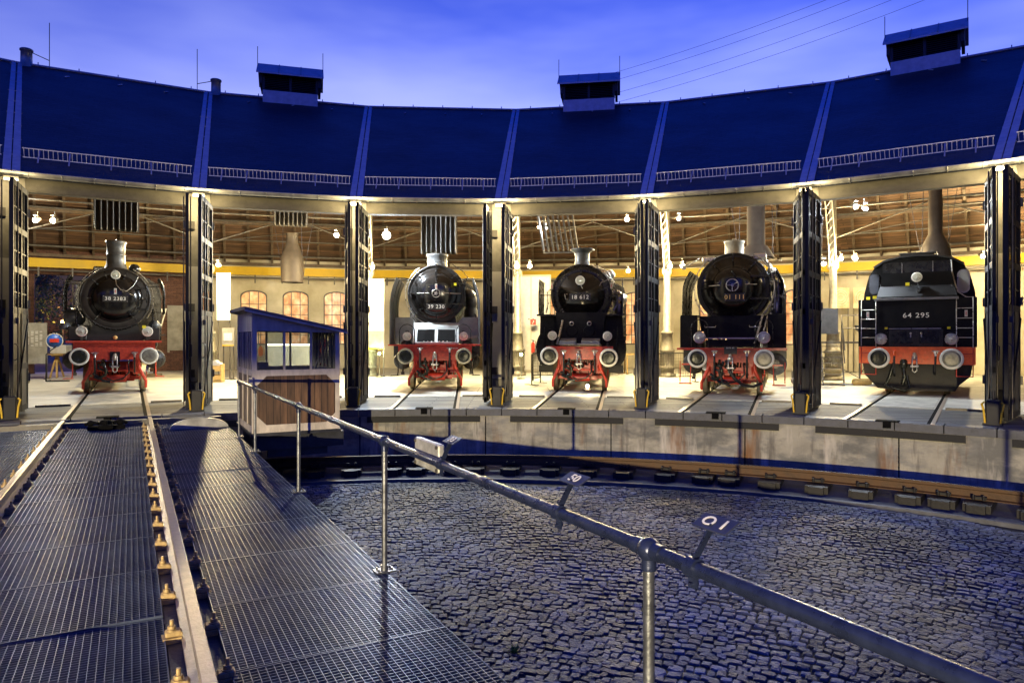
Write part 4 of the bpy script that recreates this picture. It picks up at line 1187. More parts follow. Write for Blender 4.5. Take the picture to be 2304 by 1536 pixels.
m = MB(); m.tube([(0, 1.75, CZ+1.80), (0, 1.75, CZ+1.86), (.03, 1.75, CZ+1.90), (.07, 1.75, CZ+1.88)], .012, 6); m.sphere((.50, 2.0, CZ+.98), .17, 16, 10); m.box(-.62, -.30, 1.9, 2.4, CZ+.75, CZ+1.02, bev=.04); m.build('boiler_fittings', blk, p)
headlamp(p, 0, .98, CZ+.70, .125, stalk=False)
numplate(p, '38 2383', 0, .838, CZ-.02, .145, numw, .66)
sticker(p, 0, .83, CZ+.20)
m = MB(); m.tube([(0, 1.0, CZ+.57), (.02, .88, CZ+.40), (.14, .85, CZ+.25), (.30, .88, CZ+.22), (.48, .98, CZ+.40), (.60, 1.08, CZ+.66)], .011, 6)
for s in (-1, 1):
    pts = [( s*1.02*math.cos(R(a)), 1.35, CZ+1.02*math.sin(R(a))) for a in range(-35, 70, 7)]; m.tube(pts, .016, 6)
    m.tube([(s*.9, 1.25, CZ+.45), (s*1.3, 1.3, CZ+.5)], .014, 6); m.tube([(s*.9, 1.25, CZ+.42), (s*1.3, 1.3, CZ+.42)], .012, 6)
m.build('handrail', steel, p)
# saddle and apron
m = MB(); m.prism([(-.55, 2.2), (-.35, 1.92), (.35, 1.92), (.55, 2.2), (.72, 1.54), (-.72, 1.54)], 1.3, 2.6, 'xz'); m.box(-1.18, -.72, .55, 2.2, 1.54, 1.95, bev=.02); m.box(.72, 1.18, .55, 2.2, 1.54, 1.92, bev=.02); m.box(-.74, .74, .62, 1.3, 1.53, 1.72)
for i in range(13):
    a = R(-145-i*0+ (i-6)*8+55); m.sphere((.90*math.sin(math.pi+R((i-6)*9)), 1.14, CZ-.02-.93*math.cos(R((i-6)*9))), .025, 6, 4)
m.build('saddle', blkm, p)
m = MB(); m.lathe([(.06, -.01), (.05, -.02), (.01, -.03)], (0, .61, 1.62), 'y', 14); m.build('brass_boss', numy, p)
m = MB(); m.sphere((-1.10, 1.8, 2.22), .30, 18, 12); m.lathe([(.16, 0), (.2, .1), (.1, .22)], (1.05, 1.5, 1.92), n=16); m.lathe([(.14, 0), (.16, .1), (.1, .2)], (-1.3, 1.2, 1.85), n=16); build_each(m, 'air_reservoir', mat('reservoir_grey', (.10, .105, .11), .4, .3, .3, 8), p)
m = MB(); m.box(-1.21, 1.21, .18, .85, 1.47, 1.53); m.box(-1.04, 1.04, .27, .33, .97, 1.469); o = m.build('buffer_beam', redw, p)
for s in (-1, 1):
    buffer(p, s*.875, 1.08, .25, s < 0); headlamp(p, s*.84, .42, 1.80, .145)
    hose(p, s*.5, 1.10, steel, .5, .27, 0); steps(p, s, 1.06, .5, .45, 1.20, redw)
    m = MB(); m.tube([(s*1.0, 1.3, 2.5), (s*1.02, 1.3, 2.1), (s*.85, 1.2, 1.6)], .03, 8); m.build('steam_pipe', blk, p)
    deflector_plate(p, s, 1.33, 1.0, 2.3, 2.35, 3.45, .16)
    m = MB()
    for z in (3.2, 3.3): m.tube([(s*.85, 1.3, z), (s*1.25, 1.2, z)], .014, 6)
    m.tube([(s*.9, 1.3, 2.4), (s*1.3, 1.2, 2.4)], .014, 6); m.build('deflector_stay', blk, p)
    cylinder(p, s, 1.07, .95, .30, 1.5, 2.6, blkm)
m = MB(); m.box(.70, .80, .40, .42, 1.90, 1.98); m.build('yellow_tag', tagy, p)
coupling(p, 1.08)
front_gear(p, redw)
for y in (1.0, 3.1): wheelset(p, y, .48, redw, 10)
boiler(p, .82, CZ, 2.6, 8.2); wheels_rest(p, 8.2, .87)

# --- stall 3: 39 230
p = loco_root(3, 20.1, 'black steam locomotive numbered 39 230 with tall deflector plates and full width red beam')
CZ = 3.02; y0 = 1.35
smokebox(p, .94, CZ, y0, 1.8, .78, .66, .27)
dogs(p, CZ, .80, y0-.03, (-45, 0, 45, -90, -135, 180, 135), .9); hinges(p, .78, CZ, y0-.05)
m = MB(); m.lathe([(.40, -.2), (.34, 0), (.335, .03), (.325, .06), (.325, .30), (.345, .31), (.36, .37), (.35, .40), (.31, .40), (.28, .38)], (0, y0+.6, CZ+.95), n=36); m.lathe([(.332, .12), (.34, .13), (.34, .15), (.332, .16)], (0, y0+.6, CZ+.95), n=36, cap=False); m.build('chimney', greyp, p)
numplate(p, '39 230', 0, y0-.285, CZ-.42, .165, numw, .62)
text_y = y0-.29
sticker(p, 0, y0-.30, CZ+.22, .07, .17)
m = MB(); pts = [(.125*math.cos(R(a)), y0-.36, CZ+.0+.125*math.sin(R(a))) for a in range(0, 360, 20)]; m.tube(pts, .012, 8, closed=True)
for a in range(0, 360, 72): m.cyl((0, y0-.35, CZ), (.12*math.cos(R(a)), y0-.36, CZ+.12*math.sin(R(a))), .009, n=6)
m.lathe([(.05, -.38), (.05, -.26)], (0, y0, CZ), 'y', 12); m.build('handwheel', steel, p)
m = MB()
m.cyl((-.62, y0-.22, CZ+.01), (-.22, y0-.31, CZ+.01), .012, n=6); m.cyl((.22, y0-.31, CZ+.01), (.78, y0-.1, CZ+.01), .012, n=6)
pts = [(-1.0*math.cos(R(a)), y0+.05, CZ+1.0*math.sin(R(a))) for a in range(-70, 60, 8)]; m.tube(pts, .014, 6)
m.build('handrail', steel, p)
m = MB(); m.tube([(.55, y0-.2, CZ+.30), (.75, y0-.15, CZ+.34), (.95, y0, CZ+.42), (1.0, y0+.1, CZ+.55), (.85, y0+.2, CZ+.75), (.5, y0+.2, CZ+.98)], .014, 6); m.cyl((0, y0-.26, CZ+.30), (0, y0-.22, CZ+.62), .02, n=8); m.box(-.03, .03, y0-.26, y0-.18, CZ+.55, CZ+.7); m.box(-.03, .03, y0-.08, y0+.04, CZ+.86, CZ+.96); m.build('cable', blk, p)
m = MB(); m.box(.56, .64, y0-.23, y0-.19, CZ+.26, CZ+.34); m.build('yellow_tag', tagy, p)
m = MB(); m.lathe([(.22, 0), (.24, .1), (.24, .55), (.18, .65), (.2, .7), (.2, 1.1), (.1, 1.2)], (1.12, y0+2.0, CZ-1.0), n=18); m.tube([(1.0, y0+1.9, CZ-.4), (1.3, y0+1.8, CZ-.6), (1.3, y0+1.8, CZ-1.3)], .03, 8); m.sphere((1.05, y0+1.9, CZ+.1), .2, 14, 8); m.build('air_pump', greyp, p)
# saddle and sloping front plate with two dark openings
lit = mat('apron_lit_grey', (.30, .31, .30), .5, .1, .15, 7, .1)  # pale grey puts the light on these plates into their colour
m = MB(); m.prism([(-.6, 2.35), (.6, 2.35), (.72, 1.45), (-.72, 1.45)], 1.5, 3, 'xz'); m.build('saddle', blkm, p)
m = MB(); m.prism([(.62, 1.44), (1.30, 2.10), (1.34, 2.07), (.66, 1.41)], -.72, .72, 'yz'); m.box(-.70, .70, .60, .66, 1.42, 1.47); o = m.build('apron', lit, p)
m = MB()
for (a, b) in ((-.58, -.04), (.06, .60)):
    m.add([(a, .66, 1.50), (b, .66, 1.50), (b, 1.06, 1.88), (a, 1.06, 1.88), (a, .72, 1.49), (b, .72, 1.49), (b, 1.12, 1.87), (a, 1.12, 1.87)], [(0,1,2,3),(7,6,5,4),(0,4,5,1),(1,5,6,2),(2,6,7,3),(3,7,4,0)])
m.build('opening', darkm, o)
m = MB(); 
for i in range(7): m.sphere((-.36+i*.12, .60, 1.50), .022, 6, 4)
m.build('rivet', steel, o)
m = MB(); m.box(-1.42, 1.42, .22, 1.1, 1.37, 1.41); m.box(-1.12, 1.12, .27, .33, .92, 1.369); m.build('buffer_beam', red, p)
for s in (-1, 1):
    buffer(p, s*.875, 1.06, .245, True, rim=mat('old_brass_rim', (.45, .42, .28), .4, .6, .3, 9) if s < 0 else MATS['old_brass_rim'])
    headlamp(p, s*.87, .50, 1.66, .13); bracket_hoop(p, s*.87, .52, 1.41, .23, .62)
    hose(p, s*.45, 1.22, steel, .5, .27, .0); steps(p, s, 1.15, .6, .45, .9, blk)
    deflector_plate(p, s, 1.38, .30, 2.9, 1.41, 3.45, .20, mat('deflector_grey', (.12, .125, .13), .35, .3, .25, 6) if s < 0 else MATS['deflector_grey'])
    m = MB(); m.tube([(s*1.16, .6, 3.46), (s*.98, .9, 3.48), (s*.7, 1.3, 3.44)], .016, 6); m.build('deflector_stay', blk, p)
    m = MB(); m.prism([(s*1.34, 2.28), (s*.82, 2.28), (s*.62, 2.0), (s*.62, 1.42), (s*1.34, 1.42)], 1.6, 1.66, 'xz'); m.box(min(s*.8, s*1.3), max(s*.8, s*1.3), 1.3, 1.6, 1.60, 1.70) ; m.build('front_sheet', lit, p)
    cylinder(p, s, 1.10, .88, .29, 1.6, 2.7, blkm, (.8, 1.4, 1.0, 1.38))
coupling(p, 1.10, False)
text('BR Br 39 230', .055, numw, p, (.55, .262, 1.29), (R(90), 0, 0), .001, name='beam_lettering')
front_gear(p, red)
for y in (1.15,): wheelset(p, y, .50, red, 9)
boiler(p, .90, CZ, y0+1.8, 9); wheels_rest(p, 9, .87, 4.2)

# --- stall 4: 18 612
p = loco_root(4, 19.8, 'glossy black steam locomotive numbered 18 612 with pointed smokebox door and flared chimney')
CZ = 2.97; y0 = 1.5
smokebox(p, .97, CZ, y0, 1.9, .72, .70, .52, cone=True, mm=blk)
dogs(p, CZ, .76, y0-.03, (-40, 0, 40), .7)
m = MB(); m.lathe([(.36, -.2), (.27, .0), (.245, .06), (.235, .40), (.27, .46), (.36, .51), (.39, .53), (.39, .56), (.36, .57), (.24, .54), (.22, .45)], (0, y0+.55, CZ+.95), n=40); m.build('chimney', greyp, p)
headlamp(p, -.02, y0-.45, CZ+.42, .14, stalk=False)
numplate(p, '18 612', -.02, y0-.50, CZ-.10, .17, numw, .66)
m = MB(); m.prism([(-.46+.05, CZ-.02+.06), (-.34, CZ+.06)], 0, .01, 'xz') if False else m.tube([(-.42, y0-.44, CZ+.0), (-.50, y0-.42, CZ+.0), (-.47, y0-.42, CZ-.16), (-.40, y0-.44, CZ-.16)], .011, 6); m.build('foot_grip', steel, p)
for s in (-1, 1): sticker(p, s*.94, y0-.03, CZ+.28, .07, .19)
m = MB(); m.tube([(0, y0-.45, CZ+.28), (.08, y0-.40, CZ+.12), (.22, y0-.30, CZ+.04), (.34, y0-.22, CZ-.10), (.40, y0-.18, CZ-.16), (.46, y0-.16, CZ-.05), (.5, y0-.12, CZ+.14), (.62, y0-.06, CZ+.38), (.85, y0+.0, CZ+.48), (1.0, y0+.05, CZ+.40)], .013, 6); m.build('cable', steel, p)
m = MB()
m.tube([(.35, y0+.15, CZ+.92), (.62, y0+.1, CZ+.80), (.95, y0+.1, CZ+.45), (1.1, y0+.2, CZ+.1), (1.12, y0+.2, CZ-.3), (1.0, y0+.2, CZ-.5)], .025, 8)
m.tube([(.45, y0+.3, CZ+.95), (.8, y0+.3, CZ+.75), (1.1, y0+.4, CZ+.3), (1.15, y0+.4, CZ-.4)], .02, 8)
m.sphere((.88, y0+.9, CZ+.70), .17, 14, 8); m.cyl((.95, y0+.6, CZ+.1), (1.2, y0+.6, CZ+.12), .06); m.sphere((1.2, y0+.9, CZ-.1), .24, 14, 8); m.lathe([(.1, 0), (.15, .05), (.15, .4), (.08, .46)], (1.18, y0+.7, CZ-.6), n=14)
for i in range(14):
    a = R(70-i*9); q = 1.0+.03*(i % 2); m.sphere((q*math.cos(a), y0+.12, CZ+q*math.sin(a)), .035, 8, 5)
m.build('feed_pipes', steel, p)
m = MB()
for i in range(9): m.sphere((-.93*math.cos(R(i*11-10)) if False else -.60+.02*i, y0-.05, CZ-.45-.08*i), .02, 6, 4)
m.tube([(-.55, .95, 2.15), (-.62, .75, 1.75), (-.70, .6, 1.42)], .035, 8); m.tube([(-.95, y0, CZ+.2), (-1.08, y0-.05, CZ+.1), (-1.06, y0, CZ-.3), (-1.12, y0, CZ-.55)], .02, 6); m.build('slide_rail', steel, p)
m = MB(); m.prism([(-.78, 2.4), (.78, 2.4), (.70, 1.95), (.66, 1.42), (-.66, 1.42), (-.70, 1.95)], .95, 3, 'xz')
for s in (-1, 1):
    m.lathe([(.075, -.04), (.085, -.02), (.085, .03)], (s*.27, .95, 2.05), 'y', 18); m.lathe([(.16, -.03), (.18, 0), (.18, .04)], (s*.26, .95, 1.82), 'y', 20)
    m.prism([(s*1.28, 2.32), (s*.6, 2.32), (s*.6, 1.40), (s*1.2, 1.40), (s*1.30, 1.7)], 1.3, 2.5, 'xz')
m.build('saddle', blks, p)
m = MB(); m.lathe([(.05, -.01), (.07, -.03), (.07, -.045), (.045, -.045)], (.27, .95, 2.05), 'y', 16, cap=False); m.lathe([(.05, -.01), (.07, -.03), (.07, -.045), (.045, -.045)], (-.27, .95, 2.05), 'y', 16, cap=False); m.build('valve_ring', steel, p)
m = MB(); m.box(-.62, .62, .3, .95, 1.40, 1.44); m.prism([(.35, 1.44), (.35, 1.50), (.9, 1.60), (.9, 1.44)], -.60, -.12, 'yz'); m.prism([(.35, 1.44), (.35, 1.50), (.9, 1.60), (.9, 1.44)], .05, .60, 'yz'); m.build('footplate', lit, p)
m = MB(); m.box(-1.0, 1.0, .27, .33, .96, 1.36); m.build('buffer_beam', red, p)
for s in (-1, 1):
    buffer(p, s*.875, 1.08 if s < 0 else 1.03, .27, True); headlamp(p, s*.83, .50, 1.68 if s < 0 else 1.66, .135)
    hose(p, s*.46, 1.14, steel, .6, .27, .0)
    deflector_plate(p, s, 1.30, .95, 2.4, 2.34, 3.42, .02, blk, -.0, ribs=False)
    m = MB(); m.box(min(s*.8, s*1.36), max(s*.8, s*1.36), .9, 3.4, 2.30, 2.34); m.tube([(s*.9, 1.2, 2.95), (s*1.28, 1.2, 2.95)], .014, 6); m.build('side_shelf', blk, p)
    m = MB()   # big rounded low pressure cylinder casing
    n = 20; poly = [(s*1.02+.38*math.cos(2*math.pi*i/n), 1.28+.62*math.sin(2*math.pi*i/n)) for i in range(n)]
    m.prism(poly, 1.1, 2.7, 'xz'); poly2 = [(s*1.02+.30*math.cos(2*math.pi*i/n), 1.28+.52*math.sin(2*math.pi*i/n)) for i in range(n)]; m.prism(poly2, 1.04, 1.1, 'xz')
    for i in range(n):
        a = 2*math.pi*i/n; m.sphere((s*1.02+.34*math.cos(a), 1.09, 1.28+.57*math.sin(a)), .02, 6, 4)
    m.tube([(s*1.12, .98, 1.95), (s*1.12, .95, 1.2)], .012, 6); m.tube([(s*.92, 1.0, 1.55), (s*1.3, 1.0, 1.55)], .012, 6); m.box(min(s*.85, s*1.3), max(s*.85, s*1.3), 1.0, 1.3, .55, .75)
    m.build('cylinder', blks, p)
coupling(p, 1.14, False)
m = MB(); m.box(-.12, .12, .25, .27, 1.28, 1.33); m.build('beam_plate', redw, p)
front_gear(p, red, low=.3)
for y in (.95, 3.0): wheelset(p, y, .48, red, 10)
boiler(p, .92, CZ, y0+1.9, 9); wheels_rest(p, 9, .9)

# --- stall 5: 01 111
p = loco_root(5, 19.4, 'large black steam locomotive numbered 01 111 with brass numerals, handwheel and curved side plates')
CZ = 3.06; y0 = 1.3
smokebox(p, 1.03, CZ, y0, 1.9, .88, .62, .30)
dogs(p, CZ, .90, y0-.03, (-38, 0, 40, -90, -140, 180, 140), .9); hinges(p, .88, CZ, y0-.05)
m = MB(); m.lathe([(.40, -.25), (.30, .0), (.275, .03), (.27, .35), (.29, .36), (.30, .39), (.30, .42), (.27, .43), (.24, .42)], (0, y0+.5, CZ+1.0), n=36); m.tube([(-.06, y0+.5, CZ+1.42), (-.05, y0+.5, CZ+1.49), (.05, y0+.5, CZ+1.49), (.06, y0+.5, CZ+1.42)], .014, 6); m.build('chimney', creamp, p)
m = MB(); pts = [(.17*math.cos(R(a)), y0-.40, CZ+.06+.17*math.sin(R(a))) for a in range(0, 360, 15)]; m.tube(pts, .013, 8, closed=True)
for a in (32, 180, 268): m.cyl((0, y0-.39, CZ+.06), (.17*math.cos(R(a)), y0-.40, CZ+.06+.17*math.sin(R(a))), .010, n=6)
m.lathe([(.03, -.43), (.04, -.28)], (0, y0, CZ+.06), 'y', 12); m.build('handwheel', steel, p)
m = MB(); m.cyl((-.66, y0-.22, CZ+.06), (-.36, y0-.30, CZ+.07), .014, n=6); m.cyl((.34, y0-.30, CZ+.08), (.66, y0-.22, CZ+.08), .012, n=6)
for s in (-1, 1):
    pts = [(s*1.12*math.cos(R(a)), y0+.1, CZ+1.12*math.sin(R(a))) for a in range(-42, 55, 8)]; m.tube(pts, .018, 6)
build_each(m, 'handrail', steel, p)
m = MB(); m.box(.0, .0, 0, 0, 0, 0) if False else None
numplate(p, '01 111', .06, y0-.31, CZ-.28, .175, numy, .56, board=True)
m = MB(); m.cyl((0, y0-.33, CZ+.44), (.12, y0-.33, CZ+.26), .013, n=6); m.sphere((0, y0-.33, CZ+.46), .03, 8, 6); m.tube([(-.62, y0-.2, CZ-.1), (-.60, y0-.2, CZ-.25), (-.54, y0-.2, CZ-.30)], .012, 6); m.build('door_handle', blk, p)
m = MB(); m.cyl((-.95, y0, CZ+.9), (-1.35, y0-.3, CZ+.62), .018, n=6); m.cyl((.6, y0, CZ+.93), (1.32, y0-.2, CZ+.72), .016, n=6); m.box(-1.42, -1.32, y0-.36, y0-.26, CZ+.56, CZ+.68); m.build('deflector_stay', steel, p)
m = MB(); m.box(.55, .9, y0+.1, y0+.5, CZ+.82, CZ+1.0, bev=.03); m.box(-.9, -.5, y0+.1, y0+.5, CZ+.8, CZ+.95, bev=.03)
m.tube([(.85, y0+.25, CZ+.85), (1.05, y0+.3, CZ+.55), (1.15, y0+.35, CZ+.1), (1.12, y0+.3, CZ-.6)], .035, 8); m.tube([(1.0, y0+.4, CZ+.7), (1.22, y0+.4, CZ+.3), (1.24, y0+.4, CZ-.5)], .025, 8)
m.sphere((1.22, y0+.6, CZ+.0), .2, 14, 8); m.lathe([(.14, 0), (.16, .06), (.16, .45), (.1, .5)], (1.18, y0+.6, CZ-.75), n=16); m.sphere((1.05, y0+.6, CZ+.5), .14, 12, 8)
for i in range(12): m.sphere((1.02+.05*math.sin(i), y0+.12, CZ-.75+i*.13), .045, 8, 5)
m.build('feed_pump', steel, p)
m = MB(); m.prism([(-.95, 2.25), (.95, 2.25), (.9, 1.80), (-.9, 1.80)], 1.2, 3, 'xz')
m.box(-.80, .80, 1.0, 1.2, 1.62, 2.20); m.box(-.72, .72, .75, 1.0, 1.34, 1.56)
for s in (-1, 1): m.box(min(s*.95, s*1.43), max(s*.95, s*1.43), .75, .79, 1.33, 2.24); m.box(min(s*.95, s*1.43), max(s*.95, s*1.43), .75, 3.0, 2.24, 2.27); m.box(min(s*1.41, s*1.44), max(s*1.41, s*1.44), .75, 3.0, 1.33, 2.24)
m.build('apron', blks, p)
m = MB(); m.box(-.82, .82, .93, 1.0, 1.585, 1.62); m.build('apron_edge', steel, p)
for s in (-1, 1):
    m = MB(); x = s*.62; m.tube([(x-.16, .98, 1.96), (x-.15, .94, 1.92), (x+.15, .94, 1.92), (x+.16, .98, 1.96)], .015, 6); m.build('grab_iron', steel, p)
m = MB(); m.tube([(.82, .9, 2.26), (.62, .55, 1.46)], .028, 8); m.tube([(.96, .9, 2.26), (.80, .6, 1.6)], .022, 8); m.build('strut', steel, p)
m = MB(); m.box(-1.46, 1.46, .20, .75, 1.27, 1.33); m.box(-1.04, 1.04, .27, .33, .93, 1.269)
for s in (-1, 1):
    for z in (1.15, 1.0):
        for x in (.25, .62): m.sphere((s*x, .265, z), .015, 6, 4)
m.build('buffer_beam', red, p)
m = MB(); m.box(-.17, .17, .15, .19, 1.16, 1.38); o = m.build('stop_plate', blkm, p); text('ENTR. BA.', .05, numw, o, (0, .146, 1.33), (R(90), 0, 0), .001, name='lettering')
for s in (-1, 1):
    buffer(p, s*.875, 1.04, .265, s < 0, rim=rimw); headlamp(p, s*.86, .45, 1.62, .165, stalk=True); bracket_hoop(p, s*.86, .5, 1.33, .23, .80)
    hose(p, s*.43, 1.16, steel, .62, .27, .0)
    deflector_plate(p, s, 1.40, .9, 3.1, 2.27, 3.55, .20, blk, .02)
    cylinder(p, s, 1.14, .86, .32, 1.5, 2.7, greyp if s > 0 else blkm, (.8, 1.45, 1.0, 1.3))
    m = MB(); m.tube([(s*1.02, .45, 1.0), (s*1.1, .42, .85), (s*1.12, .42, .32)], .014, 6); m.tube([(s*1.4, .42, .95), (s*1.4, .42, .36)], .012, 6); m.box(min(s*1.08, s*1.42), max(s*1.08, s*1.42), .36, .56, .30, .33); m.box(min(s*1.02, s*1.35), max(s*1.02, s*1.35), .36, .56, .84, .88); m.build('step', red, p)
coupling(p, 1.08, False)
m = MB(); m.tube([(-.12, .25, .98), (-.05, .12, .75), (.1, .1, .50), (.35, .12, .30), (.6, .2, .28), (.8, .35, .36)], .042, 10); m.tube([(-.2, .25, .95), (-.3, .15, .65), (-.2, .12, .38), (0, .15, .28)], .036, 10); m.build('heating_hose', blackr, p)
front_gear(p, red)
for y in (1.1, 3.2): wheelset(p, y, .5, red, 10)
boiler(p, .95, CZ, y0+1.9, 9.2); wheels_rest(p, 9, .95)

# --- stall 6: tank engine 64 295, bunker first
p = loco_root(6, 22.0, 'black tank locomotive numbered 64 295, bunker end with rounded cab, ladders and orange beam')
w = 1.45; yb = .42
# bunker
m = MB()
m.prism([(-w, 1.36), (w, 1.36), (w, 2.72), (1.05, 2.72), (1.05, 2.70), (-1.05, 2.70), (-1.05, 2.72), (-w, 2.72)], yb, yb+.04, 'xz')
m.box(-w, w, yb+.04, 3.2, 1.36, 2.66)
m.build('bunker', blks, p)
m = MB(); m.prism([(-.98, 1.98), (-.98, 2.66), (.98, 2.66), (.98, 1.98), (.92, 1.92), (-.92, 1.92)], yb-.06, yb-.003, 'xz'); o = m.build('bunker_panel', mat('bunker_black', (.007, .007, .0075), .5, 0, .3, 6, .05, spec=.15), p)
text('64 295', .19, numw, p, (.02, yb-.064, 2.24), (R(90), 0, 0), .003, sx=1.1, space=1.15, off=.001)
m = MB(); m.box(-1.03, 1.03, yb-.12, yb-.0, 2.68, 2.74); m.build('bunker_ledge', mat('ledge_grey', (.22, .21, .19), .4, .5, .2, 8), p)
# upper bunker and cab rear, leaning in
pr = []
def cabp(x): return x
poly = [(-1.42, 2.72), (-1.40, 2.95), (-1.28, 3.45), (-1.12, 3.72), (-.85, 3.90), (-.45, 4.0), (0, 4.03), (.45, 4.0), (.85, 3.90), (1.12, 3.72), (1.28, 3.45), (1.40, 2.95), (1.42, 2.72)]
m = MB()
M = None
m.prism(poly, 1.3, 3.4, 'xz'); m.build('cab', blks, p)
m = MB(); m.prism([(x*1.03, z+.015) for x, z in poly[3:10]]+[(x*1.0, z-.03) for x, z in poly[3:10]][::-1], 1.18, 3.6, 'xz'); m.box(-.45, .42, 1.5, 2.4, 4.05, 4.10); m.box(-.50, .47, 1.45, 2.45, 4.10, 4.125); m.build('cab_roof', blkm, p)
m = MB(); m.add([(-1.0, .55, 2.74), (1.0, .55, 2.74), (.84, 1.28, 3.52), (-.86, 1.28, 3.52), (-1.0, .58, 2.70), (1.0, .58, 2.70), (.84, 1.295, 3.50), (-.86, 1.295, 3.50)], [(0,1,2,3),(7,6,5,4),(0,4,5,1),(1,5,6,2),(2,6,7,3),(3,7,4,0)])
m.box(-.98, .98, .58, 1.28, 2.70, 2.8); m.prism([(-.98, 2.74), (.98, 2.74), (.84, 3.5), (-.86, 3.5)], .9, 1.29, 'xz')
m.build('coal_bunker_back', MATS['bunker_black'], p)
m = MB(); m.box(-.90, .84, 1.22, 1.28, 3.52, 3.84); m.build('bunker_hatch', blk, p)
m = MB(); m.box(-.40, -.385, 1.205, 1.22, 3.53, 3.83); m.box(.38, .395, 1.205, 1.22, 3.53, 3.83); m.tube([(.84, 1.2, 3.84), (.86, 1.15, 3.5), (.92, 1.0, 3.2), (1.0, .8, 2.9), (1.2, .75, 2.74), (1.40, .8, 2.72)], .018, 6); build_each(m, 'hatch_seam', steel, p)
for s in (-1, 1):
    n = 20; poly2 = []
    for i in range(n):
        a = 2*math.pi*i/n; poly2.append((s*(1.13+.155*math.cos(a)), 3.22+ (.18 if math.sin(a) >= 0 else -.18)+.155*math.sin(a)))
    m = MB(); m.prism(poly2, 1.26, 1.292, 'xz'); o = m.build('window', steel if s > 0 else blk, p)
    poly3 = [(s*1.13+(x-s*1.13)*.82, 3.22+(z-3.22)*.90) for x, z in poly2]
    m = MB(); m.prism(poly3, 1.245, 1.262, 'xz'); m.build('pane', mat('cab_pane', (.55, .56, .50), .12, 0, .2, 3) if s > 0 else mat('cab_pane_dark', (.05, .055, .07), .08, 0, .3, 3, coat=1), o)
headlamp(p, .02, .66, 3.34, .135, stalk=False)
m = MB(); m.tube([(.03, .75, 3.2), (.06, .72, 3.05), (.02, .70, 2.92), (.06, .68, 2.84), (.08, .70, 2.98)], .012, 6); m.tube([(-.88, 1.0, 3.02), (-.55, .9, 3.14), (-.38, .95, 3.20), (-.10, .82, 3.12), (.0, .8, 3.10)], .012, 6); m.tube([(-.85, 1.1, 3.40), (-.92, .9, 3.0)], .02, 8); m.tube([(.75, 1.15, 3.52), (.88, .85, 3.02)], .026, 8); m.build('cable', blk, p)
for (x, y, z) in ((-.22, .80, 3.16), (-1.28, 1.2, 2.80), (-1.02, .40, 2.78)):
    m = MB(); m.box(x-.05, x+.05, y-.02, y, z-.045, z+.045); m.build('yellow_tag', tagy, p)
for x in (-.73, .80):
    m = MB(); m.box(x-.038, x+.038, yb-.03, yb-.005, 1.86, 1.95); m.build('yellow_tag', tagy, p)
# doors
m = MB(); m.box(-.66, .66, yb-.03, yb-.002, 1.38, 1.86); m.build('door_frame', blkm, p)
for (a, b) in ((-.58, -.06), (.10, .58)):
    m = MB(); m.box(a, b, yb-.055, yb-.031, 1.44, 1.80, bev=.006); o = m.build('locker_door', blk, p)
    m = MB(); xx = b-.05 if a < 0 else a+.05; m.sphere((xx, yb-.07, 1.74), .03, 8, 6); m.box(xx-.015, xx+.015, yb-.07, yb-.05, 1.62, 1.74); m.build('catch', steel, o)
m = MB(); m.box(-.66, .62, yb-.045, yb-.03, 1.865, 1.885); m.build('door_rail', steel, p)
m = MB()
for i in range(13):
    for x in (-.63, .63, .03): m.sphere((x, yb-.034, 1.40+i*.037), .008, 5, 4)
for i in range(18): m.sphere((-.64+i*.075, yb-.034, 1.395), .008, 5, 4)
for i in range(22):
    for s in (-1, 1): m.sphere((s*1.435, yb-.003, 1.40+i*.06), .009, 5, 4)
m.build('rivets', blk, p)
for s in (-1, 1):
    m = MB(); x0, x1 = s*.98+0, s*1.36
    for x in (x0, x1): m.tube([(x, yb-.01, 2.72), (x, yb-.10, 2.66), (x, yb-.12, 1.35)], .012, 6)
    for z in (1.62, 1.88, 2.15, 2.42): m.cyl((x0, yb-.12, z), (x1, yb-.12, z), .011, n=6)
    m.build('ladder', steel, p)
    m = MB()
    for x in (x0, x1): m.cyl((x, yb-.12, 1.35), (x, yb-.12, .55), .013, n=6)
    for z in (1.18, .88, .56): m.cyl((x0, yb-.12, z), (x1, yb-.12, z), .013, n=6)
    m.build('lower_ladder', red, p); sticker(p, s*1.20, yb-.005, 2.28, .07, .18)
m = MB(); m.box(-1.42, 1.42, .30, .36, .88, 1.36); m.box(-.06, .06, .28, .30, .9, 1.3)
for x in (-.55, -.25, .25, .55):
    for z in (1.0, 1.22): m.sphere((x, .295, z), .018, 6, 4)
m.build('buffer_beam', orange, p)
for s in (-1, 1):
    buffer(p, s*.875, 1.04, .285, s < 0); headlamp(p, s*.86, .40, 1.58, .16, stalk=True)
    m = MB(); m.box(s*.86-.17, s*.86+.17, .36, .5, 1.76, 1.78); m.build('lamp_shelf', blk, p)
hose(p, -.50, 1.16, orange, .62, .27, .0); hose(p, .50, 1.16, steel, .55, .27, -.02)
coupling(p, 1.12, False)
skm = mat('plough_grey', (.007, .007, .006), .5, .1, .3, 1.5, .2, col2=(.05, .047, .038), spec=.2)
m = MB(); m.add([(-1.35, .52, .88), (1.35, .52, .88), (1.30, .50, .55), (1.05, .48, .32), (.95, .48, .14), (-.30, .48, .10), (-.95, .50, .16), (-1.30, .5, .55),
                 (-1.35, .55, .88), (1.35, .55, .88), (1.30, .53, .55), (1.05, .51, .32), (.95, .51, .14), (-.30, .51, .10), (-.95, .53, .16), (-1.30, .53, .55)],
                [tuple(range(8)), tuple(range(15, 7, -1))]+[(i, (i+1) % 8, 8+(i+1) % 8, 8+i) for i in range(8)]); m.build('plough_plate', skm, p)
